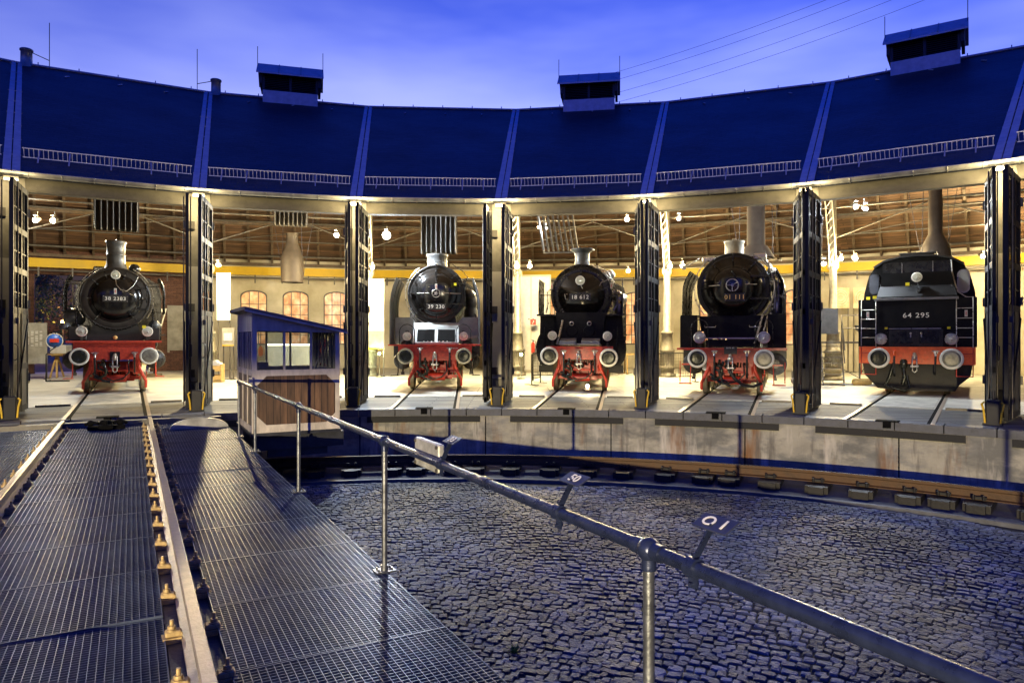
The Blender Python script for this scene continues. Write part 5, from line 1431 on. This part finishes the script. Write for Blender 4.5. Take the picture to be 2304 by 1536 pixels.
m = MB(); m.tube([(-.52, .26, .9), (-.62, .2, .5), (-.72, .2, .28), (-.5, .2, .18), (-.25, .2, .12), (-.12, .24, .2), (-.2, .28, .55)], .04, 10); m.lathe([(.07, 0), (.1, .06), (.1, .2), (.06, .26)], (-.28, .3, .75), n=14); m.tube([(-.28, .3, .75), (-.25, .26, .5), (-.3, .26, .3)], .05, 10); m.build('pipework', plated, p)
for y in (1.3, ): wheelset(p, y, .43, red, 10)
wheels_rest(p, 6, .75, 3.2); m = MB(); m.lathe([(.8, 0), (.8, 4.5)], (0, 3.4, 2.7), 'y', 36); m.lathe([(.2, 0), (.22, .7)], (0, 7.2, 3.4), n=20); m.box(-1.4, -.9, 3.3, 7, 1.4, 2.6); m.box(.9, 1.4, 3.3, 7, 1.4, 2.6); m.build('boiler', blk, p)
m = MB()
for s in (-1, 1): m.box(s*.56-.02, s*.56+.02, .6, 7.5, .5, 1.36)
m.box(-1.4, 1.4, .36, 3.3, 1.30, 1.355); m.build('frame', red, p)
# ------------------------------------------------------------------ lamps
for n_ in ('bulb_warm', 'bulb_cool', 'bulb_green', 'bulb_orange', 'strip_light', 'lit_room_pane'):
    MATS[n_].cycles.emission_sampling = 'NONE'
WARM, COOL = (1, .78, .40), (.80, .90, 1)
def light(p, loc, power, col=WARM, r=.1, spot=None, aim=None, blend=.6):
    d = bpy.data.lights.new('lamp_light', 'SPOT' if spot else 'POINT'); d.energy = power; d.color = col; d.shadow_soft_size = r
    if spot: d.spot_size = R(spot); d.spot_blend = blend
    o = bpy.data.objects.new('lamp_light', d); COL.objects.link(o); o.parent = p; o.location = loc
    if aim is not None: o.rotation_euler = Vector(aim).to_track_quat('-Z', 'Y').to_euler()
    return o
def spotlamp(x, y, z, power, label, col=WARM, bulb=bulbw, r=.07, face=(0, -1, -.4), group='spotlights inside the shed', rod=.28):
    g = empty('spotlight', (x, y, z), 0, label, 'lamp', group)
    f = Vector(face).normalized()
    m = MB(); m.tube([-f*-.02+Vector((0, 0, 0)), -f*.08, -f*.22], [r*1.35, r*1.35, r*.8], 14); m.tube([-f*.1+Vector((0, 0, .0)), Vector((0, 0, .16))-f*.1, Vector((0, 0, rod))-f*.1], .012, 6); m.box(-.05, .05, -.05, .05, .14, .18)
    m.build('housing', ironm, g)
    m = MB(); m.sphere(f*.03, r, 12, 8); m.build('bulb', bulb, g)
    light(g, f*(.03+r*1.4), power, col, r)
    return g
KW = 4.2
spotlamp(-3.96, 22.0, 4.84, 700*KW, 'brightest cool white spotlight, upper left in the stall of engine 39 230', COOL, bulbc, .10)
spotlamp(-5.68, 28.4, 4.50, 450*KW, 'warm spotlight just below the brightest lamp, at the column left of 39 230')
spotlamp(-11.2, 26.6, 4.40, 650*KW, 'warm spotlight on the column between the cabin stall and 38 2383')
spotlamp(.20, 28.3, 4.52, 500*KW, 'left one of two warm lamps at the column left of the engine with flared chimney', group='paired lamps on the shed columns')
spotlamp(.72, 28.3, 4.52, 300*KW, 'right one of two warm lamps at the column left of the engine with flared chimney', group='paired lamps on the shed columns')
spotlamp(6.35, 28.0, 4.50, 500*KW, 'left one of two warm lamps at the column left of the engine with brass numerals', group='paired lamps on the shed columns')
spotlamp(6.85, 28.0, 4.50, 300*KW, 'right one of two warm lamps at the column left of the engine with brass numerals', group='paired lamps on the shed columns')
spotlamp(12.45, 26.4, 4.62, 500*KW, 'left one of two warm lamps at the column left of the bunker-first tank engine', group='paired lamps on the shed columns')
spotlamp(13.0, 26.4, 4.62, 300*KW, 'right one of two warm lamps at the column left of the bunker-first tank engine', group='paired lamps on the shed columns')
spotlamp(9.2, 20.6, 3.80, 60*KW, 'small cool lamp beside the door right of 01 111', COOL, bulbc, .05, rod=1.2)
spotlamp(4.45, 27, 6.2, 260*KW, 'warm spotlight high under the roof right of 18 612')
spotlamp(5.0, 30, 4.5, 260*KW, 'warm spotlight at beam height right of 18 612')
spotlamp(-6.3, 25, 5.3, 300*KW, 'warm spotlight hanging right of the smoke hood behind the cabin')
spotlamp(-15.8, 24, 5.65, 260*KW, 'right lamp of the pair high at left above 38 2383')
spotlamp(-16.4, 24, 5.66, 160*KW, 'left lamp of the pair high at left above 38 2383', COOL, bulbc)
spotlamp(5.5, 23, 5.55, 120*KW, 'cool spotlight under the lintel above left of 01 111', COOL, bulbc, .05)
spotlamp(10.35, 21, 5.56, 200*KW, 'left cool spotlight of the pair under the lintel left of 64 295', COOL, bulbc, .06)
spotlamp(10.65, 21, 5.50, 100*KW, 'right cool spotlight of the pair under the lintel left of 64 295', COOL, bulbc, .05)
spotlamp(18.9, 28, 4.9, 420*KW, 'spotlight above the yellow beam right of 64 295')
spotlamp(1.05, 27, 5.9, 120*KW, 'left warm spotlight beside the slanted slats above 18 612', rod=.5, r=.05)
spotlamp(1.30, 27, 5.86, 90*KW, 'right cool spotlight beside the slanted slats above 18 612', COOL, bulbc, .05, rod=.5)
for (x, y, lab) in ((-5.5, 28.9, 'low greenish floor lamp beside the exhibition panel left of 39 230'), (.36, 27.5, 'low greenish floor lamp left of 18 612 near the fire extinguisher')):
    g = empty('floor_lamp', (x, y, 0), 0, lab, 'lamp')
    m = MB(); m.lathe([(.16, 0), (.16, .03), (.02, .05), (.02, .85), (.07, .88), (.07, .9)], n=14); m.build('stand', ironm, g)
    m = MB(); m.sphere((0, 0, .96), .06, 12, 8); m.build('bulb', bulbg, g); light(g, (0, -.12, .98), 90, (.85, 1, .5), .06)
g = empty('inspection_lamp', (2.15, 19.9, .22), 0, 'small bright lamp lying on the track under the front of 18 612', 'lamp')
m = MB(); m.lathe([(.10, -.08), (.10, -.05), (.03, -.04), (.03, .06)], n=12); m.build('base', ironm, g); m = MB(); m.sphere((0, -.06, .02), .05, 10, 8); m.build('bulb', bulbw, g); light(g, (0, -.13, .03), 60, WARM, .05)
# lamps under the gutter at the pillars; the leftmost one is added
for (k, pw, lab) in ((1, 130, 'flat gutter lamp between the leftmost engine and the small cabin'), (2, 170, 'bright lamp under the gutter on the pillar right of the cabin'), (3, 190, 'lamp under the gutter on the pillar right of 39 230'),
                 (4, 170, 'bright lamp under the gutter on the pillar right of 18 612'), (5, 140, 'flat gutter lamp left of the bunker-first tank engine'), (6, 200, 'brightest gutter lamp, on the pillar right of 64 295'), (0, 60, 'added dim lamp under the gutter on the leftmost pillar')):
    g = empty('gutter_lamp', pol(16.95, pdeg(k), 5.0), -R(pdeg(k)), lab, 'lamp', 'lamps under the gutter at the pillars')
    m = MB(); m.box(-.14, .14, -.15, -.07, .0, .05, bev=.008); m.box(-.02, .02, -.07, .42, .02, .05); m.build('housing', ironm, g)
    m = MB(); m.box(-.12, .12, -.145, -.075, -.035, -.002); m.build('tube', bulbw if k in (2, 4, 6) else strip, g)
    light(g, (0, -.30, -.10), pw*.8, WARM, .09)
# low floodlight on the far side of the pit, behind the viewer
g = empty('floodlight', (-5.0, -13.0, 0), R(-14), 'floodlight on a low stand behind the viewer', 'lamp')
m = MB(); m.box(-.22, .22, -.12, -.02, 1.1, 1.4, bev=.01)
for a in (0, 120, 240): m.cyl((0, -.07, 1.1), (.35*math.cos(R(a)), -.07+.35*math.sin(R(a)), 0), .015, n=8)
m.build('housing', ironm, g); lo_ = light(g, (0, .08, 1.25), 30000, (1, .82, .48), .05, 112, (.22, 1, -.068), .45); lo_.scale = (1, .050, 1)
g = empty('added_yard_lamp', (7.5, -17.0, 0), 0, 'added lamp post behind the viewer for the eaves and a warm patch on the setts', 'lamp')  # added out of view to light the eaves and a patch of setts
m = MB(); m.lathe([(.12, 0), (.08, .3), (.06, 5.4)], n=12); m.box(-.2, .2, -.1, .3, 5.3, 5.45); m.build('post', ironm, g); lo_ = light(g, (0, .3, 5.3), 9000, (1, .86, .58), .1, 110, (-.22, 1, .0), .3); lo_.scale = (1, .075, 1); lo_ = light(g, (0, .2, 5.2), 16000, (1, .80, .36), .05, 7, (3.5-7.5, 6.9+17, -6.3), .9); lo_.scale = (1, .4, 1)

# ------------------------------------------------------------------ flues and smoke hoods hanging in the shed
def slats(k, r, z0, z1, lab, w=1.15, n=8, tilt=0, dx=0):
    g = empty('slatted_flue', pol(r, tdeg(k), 0, dx), -R(tdeg(k)), lab, 'flue', 'slatted smoke flues')
    m = MB(); q = MB()
    for i in range(n):
        x = -w/2+w*i/(n-1)
        m.bar((x, 0, z0), (x+tilt*(-1), .0, z1), .05, .5, up=(0, 1, 0)) if tilt else m.box(x-.018, x+.018, 0, .5, z0, z1)
        q.cyl((x, -.02, z0-.01), (x-tilt, -.02, z1), .022, n=8)
    build_each(m, 'slat', ironm, g); build_each(q, 'bright_edge', edgem, g)
    m = MB(); m.box(-w/2-.06, w/2+.06, .5, .54, z0, z1) if not tilt else m.box(-w/2-.06, w/2+.06, .3, .34, z0-.05, z0); m.build('back_plate', ironm, g)
slats(1, 23.6, 5.0, 8.6, 'dark slatted flue with bright edges above 38 2383')
slats(2, 27.0, 6.0, 9.6, 'short slatted flue above the smoke hood behind the cabin')
slats(3, 23.0, 4.55, 8.4, 'tall slatted flue behind the chimney of 39 230')
slats(4, 25.5, 4.9, 8.0, 'slanted slatted flue up left of the chimney of 18 612', w=1.3, tilt=.5, dx=-1.0)
def hood(x, y, prof, lab, wires=True, band=True):
    g = empty('smoke_hood', (x, y, 0), 0, lab, 'smoke hood', 'smoke hoods hung over the tracks')
    m = MB(); m.lathe(prof, n=28, cap=False); m.lathe([(a-.01, b) for a, b in prof], n=28, cap=False); m.build('hood', hoodm, g)
    if wires:
        m = MB()
        for s in (-1, 1): m.cyl((s*prof[0][0]*.95, 0, prof[0][1]), (s*(prof[0][0]-.12), 0, 8.6), .012, n=6); m.cyl((s*prof[0][0]*.9, .1, prof[0][1]+.1), (-s*.1+s*1.1, .2, 7.6), .01, n=6)
        build_each(m, 'stay_wire', wirem, g)
    return g
hood(-9.3, 29.5, [(.46, 3.95), (.47, 4.65), (.46, 4.95), (.34, 5.35), (.25, 5.6), (.24, 5.95), (.26, 5.97), (.26, 6.02)], 'bulging brown smoke hood hanging behind the control cabin')
hood(8.4, 24, [(.62, 4.35), (.38, 4.75), (.30, 4.80), (.29, 7.6)], 'rusty round smoke duct behind the chimney of 01 111', True)
g = hood(14.7, 24.2, [(.50, 4.4), (.44, 4.75), (.25, 5.15), (.22, 5.2), (.22, 6.45), (.20, 6.47), (.2, 7.6)], 'grey smoke pipe with flared hood above the cab of 64 295')

# ------------------------------------------------------------------ things standing in the shed
def panel(x, y, w, z0, z1, lab, rz=0, m_=cloth, strips=True, legs=True, name='exhibition_panel'):
    g = empty(name, (x, y, 0), rz, lab, 'panel')
    m = MB(); m.box(-w/2, w/2, 0, .04, z0, z1); m.build('board', m_, g)
    if legs:
        m = MB()
        for s in (-1, 1): m.box(s*(w/2-.03)-.02, s*(w/2-.03)+.02, .042, .08, 0, z1-.1); m.box(s*(w/2-.03)-.02, s*(w/2-.03)+.02, -.2, .3, 0, .03)
        m.build('frame', ironm, g)
    return g
photo = mat('faded_photo', (.62, .58, .46), .6, 0, .3, 1.6, col2=(.78, .76, .70))
g = panel(-5.75, 29.0, .85, 1.2, 4.05, 'tall pale photo panel standing left of 39 230', 0, photo)
m = MB(); m.box(-.42, .42, -.008, -.002, 1.2, 1.9); m.build('caption_strip', grey_pl, g); m = MB(); m.box(-.42, .42, -.012, -.004, 1.14, 1.2); m.build('yellow_edge', yelm, g)
m = MB()
for i in range(9): m.add([(-.42, -.006, 2.0+i*.03), (.42, -.006, 2.0+i*.12), (.42, -.006, 2.012+i*.12), (-.42, -.006, 2.01+i*.03)], [(0, 1, 2, 3)])
m.build('photo_lines', grey_pl, g)
g = panel(-11.3, 27.3, .52, 2.3, 4.15, 'narrow white panel on the left wall of the cabin stall', 0, photo)
g = panel(-11.0, 27.0, .45, 1.3, 2.0, 'small dark framed picture with yellow bottom edge in the cabin stall', 0, grey_pl)
m = MB(); m.box(-.16, .16, -.01, -.002, 1.5, 1.8); m.build('photo', cloth, g); m = MB(); m.box(-.22, .22, -.012, -.002, 1.3, 1.34); m.build('yellow_edge', yelm, g)
ringp = mat('warm_photo', (.55, .35, .15), .5, 0, .4, 2.5, col2=(.85, .75, .55))
for (x, lab) in ((15.3, 'left square picture of two on the wall left of 64 295'), (16.35, 'right square picture of two on the wall left of 64 295')):
    g = panel(x, 32.5, .86, 3.0, 3.95, lab, 0, ringp)
    m = MB(); 
    for rr_ in (.14, .26, .36): m.tube([(rr_*math.cos(R(a)), -.01, 3.48+rr_*math.sin(R(a))) for a in range(0, 360, 20)], .015, 6, closed=True)
    m.build('wheel_photo', cloth, g)
# cabinets
g = empty('tall_cabinet', (.9, 33.0, 0), 0, 'tall pale double door cabinet left of 18 612', 'cabinet')
m = MB(); m.box(-1.9, .95, 0, .5, 0, 4.6, bev=.01); m.build('body', plaster, g)
for x in (-.9, 0.0):
    m = MB(); m.box(x+.02, x+.88, -.03, -.002, .1, 4.5); o = m.build('door', cloth, g)
    m = MB(); m.sphere((x+(.80 if x < -.5 else .1), -.06, 2.5), .035, 8, 6); m.build('knob', blackr, o)
g = empty('fire_extinguisher', (.98, 32.4, .9), 0, 'red fire extinguisher hanging left of 18 612', 'extinguisher')
m = MB(); m.lathe([(.06, 0), (.085, .03), (.085, .42), (.05, .5), (.03, .52)], n=16); m.build('cylinder', redsig, g); m = MB(); m.lathe([(.025, .52), (.03, .6)], n=10); m.tube([(.0, 0, .58), (.12, 0, .55), (.13, 0, .3), (.1, 0, .1)], .014, 6); m.bar((-.08, 0, .62), (.05, 0, .60), .03, .02); m.build('hose', blackr, g)
g = empty('fire_sign', (.98, 32.4, 2.35), 0, 'small square red fire sign above the extinguisher', 'sign')
m = MB(); m.box(-.13, .13, 0, .01, -.13, .13); m.build('plate', redsig, g); m = MB(); m.prism([(-.06, -.08), (-.02, -.08), (.05, .03), (.04, .08), (-.01, .06), (.01, .0)], -.006, -.001, 'xz'); m.build('symbol', cloth, g)
def barrier(x, y, w, rz, lab, hh=1.05):
    g = empty('barrier', (x, y, 0), rz, lab, 'barrier', 'low metal barriers beside the engines')
    m = MB()
    m.tube([(-w/2, 0, 0), (-w/2, 0, hh), (w/2, 0, hh), (w/2, 0, 0)], .022, 8); m.tube([(-w/2, 0, .2), (w/2, 0, .2)], .016, 8)
    for s in (-1, 1): m.box(s*w/2-.03, s*w/2+.03, -.25, .25, 0, .02)
    m.build('frame', blackr, g)
    m = MB(); n = int(w/.09)
    for i in range(1, n): m.cyl((-w/2+w*i/n, 0, .2), (-w/2+w*i/n, 0, hh), .005, n=5)
    for i in range(1, 8): m.cyl((-w/2, 0, .2+i*.11), (w/2, 0, .2+i*.11), .005, n=5)
    m.build('mesh', ironm, g); return g
barrier(.85, 24.5, 1.1, R(72), 'black tube barrier standing left of 18 612'); barrier(1.4, 26.5, 1.2, 0, 'mesh barrier behind the black tube barrier left of 18 612')
barrier(5.95, 25.5, 1.6, R(10), 'mesh barrier standing left of 01 111'); barrier(10.9, 25.2, 1.3, R(60), 'mesh barrier standing right of 01 111', 1.5)
# stair platform by engine 64 295
g = empty('stair_platform', (11.6, 24.3, 0), R(-20), 'steel stairs and raised platform with grey panel left of 64 295', 'platform')
m = MB()
for s in (-.3, .35):
    m.bar((s-.45, -.9, 0), (s-.45, .25, 1.45), .05, .05)
for i in range(7): m.box(-.78, -.08, -.85+i*.16, -.67+i*.16, .16+i*.19, .185+i*.19)
m.build('stair', ironm, g)
m = MB(); m.box(-.8, 1.1, .25, 1.2, 1.42, 1.48)
for (x, y) in ((-.75, .3), (.5, .3), (1.05, .3), (1.05, 1.15), (-.75, 1.15)): m.cyl((x, y, 0), (x, y, 1.42), .03, n=8)
m.bar((.5, .3, .3), (1.05, .3, 1.3), .025); m.bar((-.7, .3, .9), (.5, .3, .2), .025); m.build('deck', ironm, g)
m = MB(); 
for z in (1.95, 2.4): m.tube([(-.08, -.8, z-1.2), (-.08, .25, z), (1.05, .25, z)], .022, 8)
for x in (-.08, .5, 1.05): m.cyl((x, .25, 1.45), (x, .25, 2.4), .02, n=8)
m.build('railing', ironm, g)
m = MB(); m.box(-.85, -.2, .1, .14, 1.75, 2.65); m.build('panel', mat('panel_grey', (.12, .11, .10), .5), g)
m = MB(); m.lathe([(.18, 2.05), (.16, 1.9), (.04, 1.8), (.04, 1.5)], (.55, .6, 0), n=14); m.build('funnel', ironm, g)
for (x, y, rz, lab) in ((12.0, 23.9, .1, 'straw coloured cushion roll on the floor left of 64 295'), (10.2, 24.6, 0, 'pale cushion roll on the floor right of 01 111')):
    m = MB(); m.lathe([(.02, -.33), (.08, -.33), (.11, -.30), (.11, .30), (.08, .33), (.02, .33)], (0, 0, 0), 'x', 16); o = m.build('cushion_roll', timbery if x > 11 else cloth, loc=(x, y, .11), rotz=rz); tag(o, lab, 'cushion')
# stall 1 side
def ladder(x, y, rz, L_, lab):
    g = empty('ladder', (x, y, 0), rz, lab, 'ladder')
    m = MB(); lean = .28
    for s in (-.2, .2): m.bar((s, 0, 0), (s*.8, L_*lean, L_*.96), .04, .06)
    m.build('side_rail', zincd, g); m = MB(); n = int(L_/.28)
    for i in range(1, n): f = i/n; m.cyl((-.2, L_*lean*f, L_*.96*f), (.2, L_*lean*f, L_*.96*f), .016, n=6)
    m.build('rung', zincd, g)
ladder(-15.6, 29.6, R(-35), 3.0, 'aluminium ladder leaning on the brick wall right of 38 2383')
m = MB(); m.box(-.6, .6, -.3, .3, 0, .12); tag(m.build('pallet', rafter, loc=(-15.3, 29.0, 0)), 'low dark pallet under the foot of the ladder', 'pallet')
g = empty('sawhorse_table', (-19.2, 28.2, 0), R(15), 'yellow timber sawhorse table at the far left of the shed', 'table')
m = MB(); m.box(-1.0, 1.0, -.35, .35, .92, .96); m.build('tabletop', timbery, g)
for s in (-.7, .7):
    m = MB()
    for q in (-1, 1): m.bar((s, q*.05, .9), (s-.12, q*.4, 0), .06, .04); m.bar((s, q*.05, .9), (s+.12, q*.4, 0), .06, .04)
    m.bar((s-.2, 0, .88), (s+.2, 0, .88), .06, .06); m.build('trestle', timbery, g)
m = MB(); m.box(-.3, .35, -.2, .2, 0, .35, bev=.02); tag(m.build('storage_box', cloth, loc=(-18.4, 28.4, .97)), 'pale storage box lying on the sawhorse table', 'box')
g = empty('round_sign', (-17.0, 26.0, 0), R(20), 'round blue and red sign on a bent black tube stand left of 38 2383', 'sign')
m = MB(); m.tube([(-.25, .3, .02), (-.25, -.3, .02), (-.25, -.3, 1.0), (.0, 0, 1.3), (.15, 0, 1.5)], .022, 8); m.tube([(-.25, -.3, .02), (.5, -.3, .02)], .022, 8); m.build('stand', blackr, g)
m = MB(); m.lathe([(.01, -.03), (.26, -.02), (.26, .01)], (-.05, 0, 1.5), 'y', 24); m.build('disc', mat('sign_blue', (.03, .12, .5), .4), g)
m = MB(); m.box(-.2, .1, -.045, -.035, 1.44, 1.58); m.build('red_mark', redsig, g); m = MB(); m.tube([(-.05+.27*math.cos(R(a)), -.015, 1.5+.27*math.sin(R(a))) for a in range(0, 360, 20)], .018, 6, closed=True); m.build('rim', cloth, g)
g = panel(-18.6, 27.2, .8, .6, 2.2, 'grey information board with small text lines left of 38 2383', R(15), grey_pl)
m = MB()
for i in range(10):
    for j in range(4):
        if (i*7+j*3) % 5: m.box(-.3+j*.15, -.3+j*.15+.09, -.006, -.002, 1.3+i*.06, 1.33+i*.06)
tag(m.build('text_lines', cloth, g), kind='stuff')
g = empty('draped_banner', (-20.1, 33.0, 0), R(20), 'dark blue draped banner hanging in the open gateway at far left', 'banner')
m = MB(); n = 12; vs = []
for i in range(n+1):
    for j in range(5): vs.append((-.5+j*.25+.05*math.sin(i*1.3), .06*math.sin(j*2+i*.9), 2.0+i*.18))
m.add(vs, [(i*5+j, i*5+j+1, i*5+j+6, i*5+j+5) for i in range(n) for j in range(4)], True); m.build('cloth', mat('banner_blue', (.03, .05, .16), .4, 0, .7, 2, col2=(.25, .28, .35)), g); m = MB(); m.cyl((-.6, 0, 4.2), (.6, 0, 4.2), .03, n=8); m.cyl((-.6, 0, 0), (-.6, 0, 4.2), .03, n=8); m.build('pole', ironm, g)
# stall 2 things
g = empty('display_case', (-10.6, 33.0, 0), 0, 'long white lit display case seen through the cabin windows', 'display case')
m = MB(); m.box(-1.0, 1.3, -.3, .3, .2, 1.25, bev=.02); m.build('body', cloth, g)
m = MB(); m.box(-.95, 1.25, -.25, .25, 1.26, 1.32); m.build('lamp_strip', strip, g)
for i, x in enumerate((-12.9, -12.4, -12.1)):
    g = empty('shovel', (x, 34.4, .75), 0, ('leftmost orange bladed shovel', 'middle shovel with long handle', 'rightmost dark red shovel')[i]+' of three on the wall behind the cabin', 'shovel', 'shovels behind the cabin')
    m = MB(); m.cyl((0, 0, .45), (0, 0, 1.55), .018, n=8); m.build('handle', rafter, g); m = MB(); m.prism([(-.12, 0), (0, -.05), (.12, 0), (.12, .3), (.03, .48), (-.03, .48), (-.12, .3)], -.01, .01, 'xz'); m.build('blade', mat('blade_orange', (.5, .16, .04), .5) if i == 0 else MATS['blade_orange'], g)
g = empty('crate', (-11.0, 25.6, 0), R(10), 'open crate of white rolls beside the column in the cabin stall', 'crate')
m = MB(); m.box(-.35, .35, -.25, .25, 0, .05)
for s in (-1, 1): m.box(s*.35-.02, s*.35+.02, -.25, .25, 0, .65); m.box(-.35, .35, s*.25-.02, s*.25+.02, .08, .25); m.box(-.35, .35, s*.25-.02, s*.25+.02, .4, .6)
m.build('box', timbery, g); m = MB()
for i in range(5): m.lathe([(.09, -.22), (.09, .22)], (-.24+.12*i, 0, .62+(i % 2)*.08), 'y', 12)
m.build('roll', cloth, g)
g = empty('display_table', (6.0, 31.5, 0), 0, 'low table with a blue crate and model car right of 18 612', 'table')
m = MB(); m.box(-.9, .9, -.4, .4, .85, .9)
for x in (-.85, .85):
    for y in (-.35, .35): m.cyl((x, y, 0), (x, y, .85), .03, n=8)
m.build('table', timbery, g)
m = MB(); m.box(-.2, .2, -.15, .15, 0, .35, bev=.02); m.box(-.16, .16, -.11, .11, .35, .36); tag(m.build('small_crate', mat('crate_blue', (.05, .2, .6), .4), loc=(6.1, 31.4, .9)), 'blue crate on the table right of 18 612', 'crate')

# ------------------------------------------------------------------ black door stops with yellow clamps on the apron
for k in range(0, 7):
    lab = ('at the left edge of the picture', 'at the pillar left of the small cabin', 'at the pillar hidden beside the cabin roof', 'between the engines with tall deflectors and flared chimney', 'between flared chimney and brass numerals', 'at the pillar left of the bunker-first tank engine', 'at the rightmost pillar')[k]
    g = empty('door_holder', pol(15.62, pdeg(k), 0), -R(pdeg(k)), 'black door holder box with yellow clamps, '+lab, 'door holder', 'door holders at the pillar feet')
    m = MB(); m.box(-.11, .11, -.12, .12, 0, .46, bev=.02); m.box(-.16, .16, -.14, .14, 0, .03); m.cyl((0, 0, .46), (0, 0, .62), .03, n=8); m.build('box', blackr, g)
    for s in (-1, 1):
        m = MB(); m.tube([(s*.12, -.1, .02), (s*.14, -.1, .25), (s*.17, -.1, .38), (s*.13, -.1, .42)], .018, 8); m.build('clamp', lockyel, g)

# ------------------------------------------------------------------ outside beyond the left gateway
def tree(x, y, h, lab, seed):
    g = empty('tree', (x, y, 0), 0, lab, 'tree', 'trees beyond the left gateway'); rnd = random.Random(seed)
    m = MB(); m.tube([(0, 0, 0), (.1, 0, h*.3), (0, .1, h*.6), (.1, 0, h*.9)], [.22, .18, .12, .03], 8)
    for i in range(9):
        a = rnd.uniform(0, 6.28); z = h*rnd.uniform(.25, .8); l = rnd.uniform(1, 2); m.tube([(0, 0, z), (l*.6*math.cos(a), l*.6*math.sin(a), z+.6), (l*math.cos(a), l*math.sin(a), z+1.2)], [.07, .05, .015], 6)
    m.build('trunk', barkm, g)
    m = MB()
    for c_ in range(26):
        c = Vector((rnd.gauss(0, 1.2), rnd.gauss(0, 1.2), h*rnd.uniform(.2, 1)))
        for i in range(90):
            p_ = c+Vector((rnd.gauss(0, .45), rnd.gauss(0, .45), rnd.gauss(0, .4))); a = Vector((rnd.gauss(0, 1), rnd.gauss(0, 1), rnd.gauss(0, 1))).normalized()*.09; b = a.cross(Vector((rnd.gauss(0, 1), rnd.gauss(0, 1), rnd.gauss(0, 1)))).normalized()*.05
            m.add([p_-a, p_+b, p_+a, p_-b], [(0, 1, 2, 3)])
    m.build('crown', leafm, g)
tree(-36.0, 50, 8, 'broad dark tree at the left edge of the gateway view', 9); tree(-29.5, 42, 6, 'dark green tree left behind the open gateway', 1); tree(-26.5, 46, 7, 'dark green tree right behind the open gateway', 2); tree(-32.5, 48, 8, 'tall tree farthest back behind the gateway', 5)
g = empty('street_lamp', (-28.0, 43.5, 0), 0, 'orange street lamp glowing among the trees behind the gateway', 'street lamp')
m = MB(); m.lathe([(.08, 0), (.05, 2.5)], n=8); m.build('post', ironm, g); m = MB(); m.sphere((0, 0, 2.6), .14, 12, 8); m.build('bulb', bulbo, g); light(g, (0, -.25, 2.6), 160, (1, .45, .12), .15)

# ------------------------------------------------------------------ overhead wires far behind the roof
for i, (dz0, dz1) in enumerate(((0, 0), (-.75, -.9), (-2.0, -2.4), (-2.9, -3.6))):
    a = Vector((6.0, 70, 27.0+dz0)); b = Vector((46, 55, 37.5+dz1)); pts = []
    for j in range(25):
        t = j/24; p_ = a.lerp(b, t); p_.z -= 4*1.2*t*(1-t); pts.append(p_)
    m = MB(); m.tube(pts, .016, 5); tag(m.build('overhead_wire', wirem), ('topmost', 'second highest', 'third highest', 'lowest')[i]+' of four thin wires crossing the sky at upper right', 'wire', 'overhead wires in the sky')
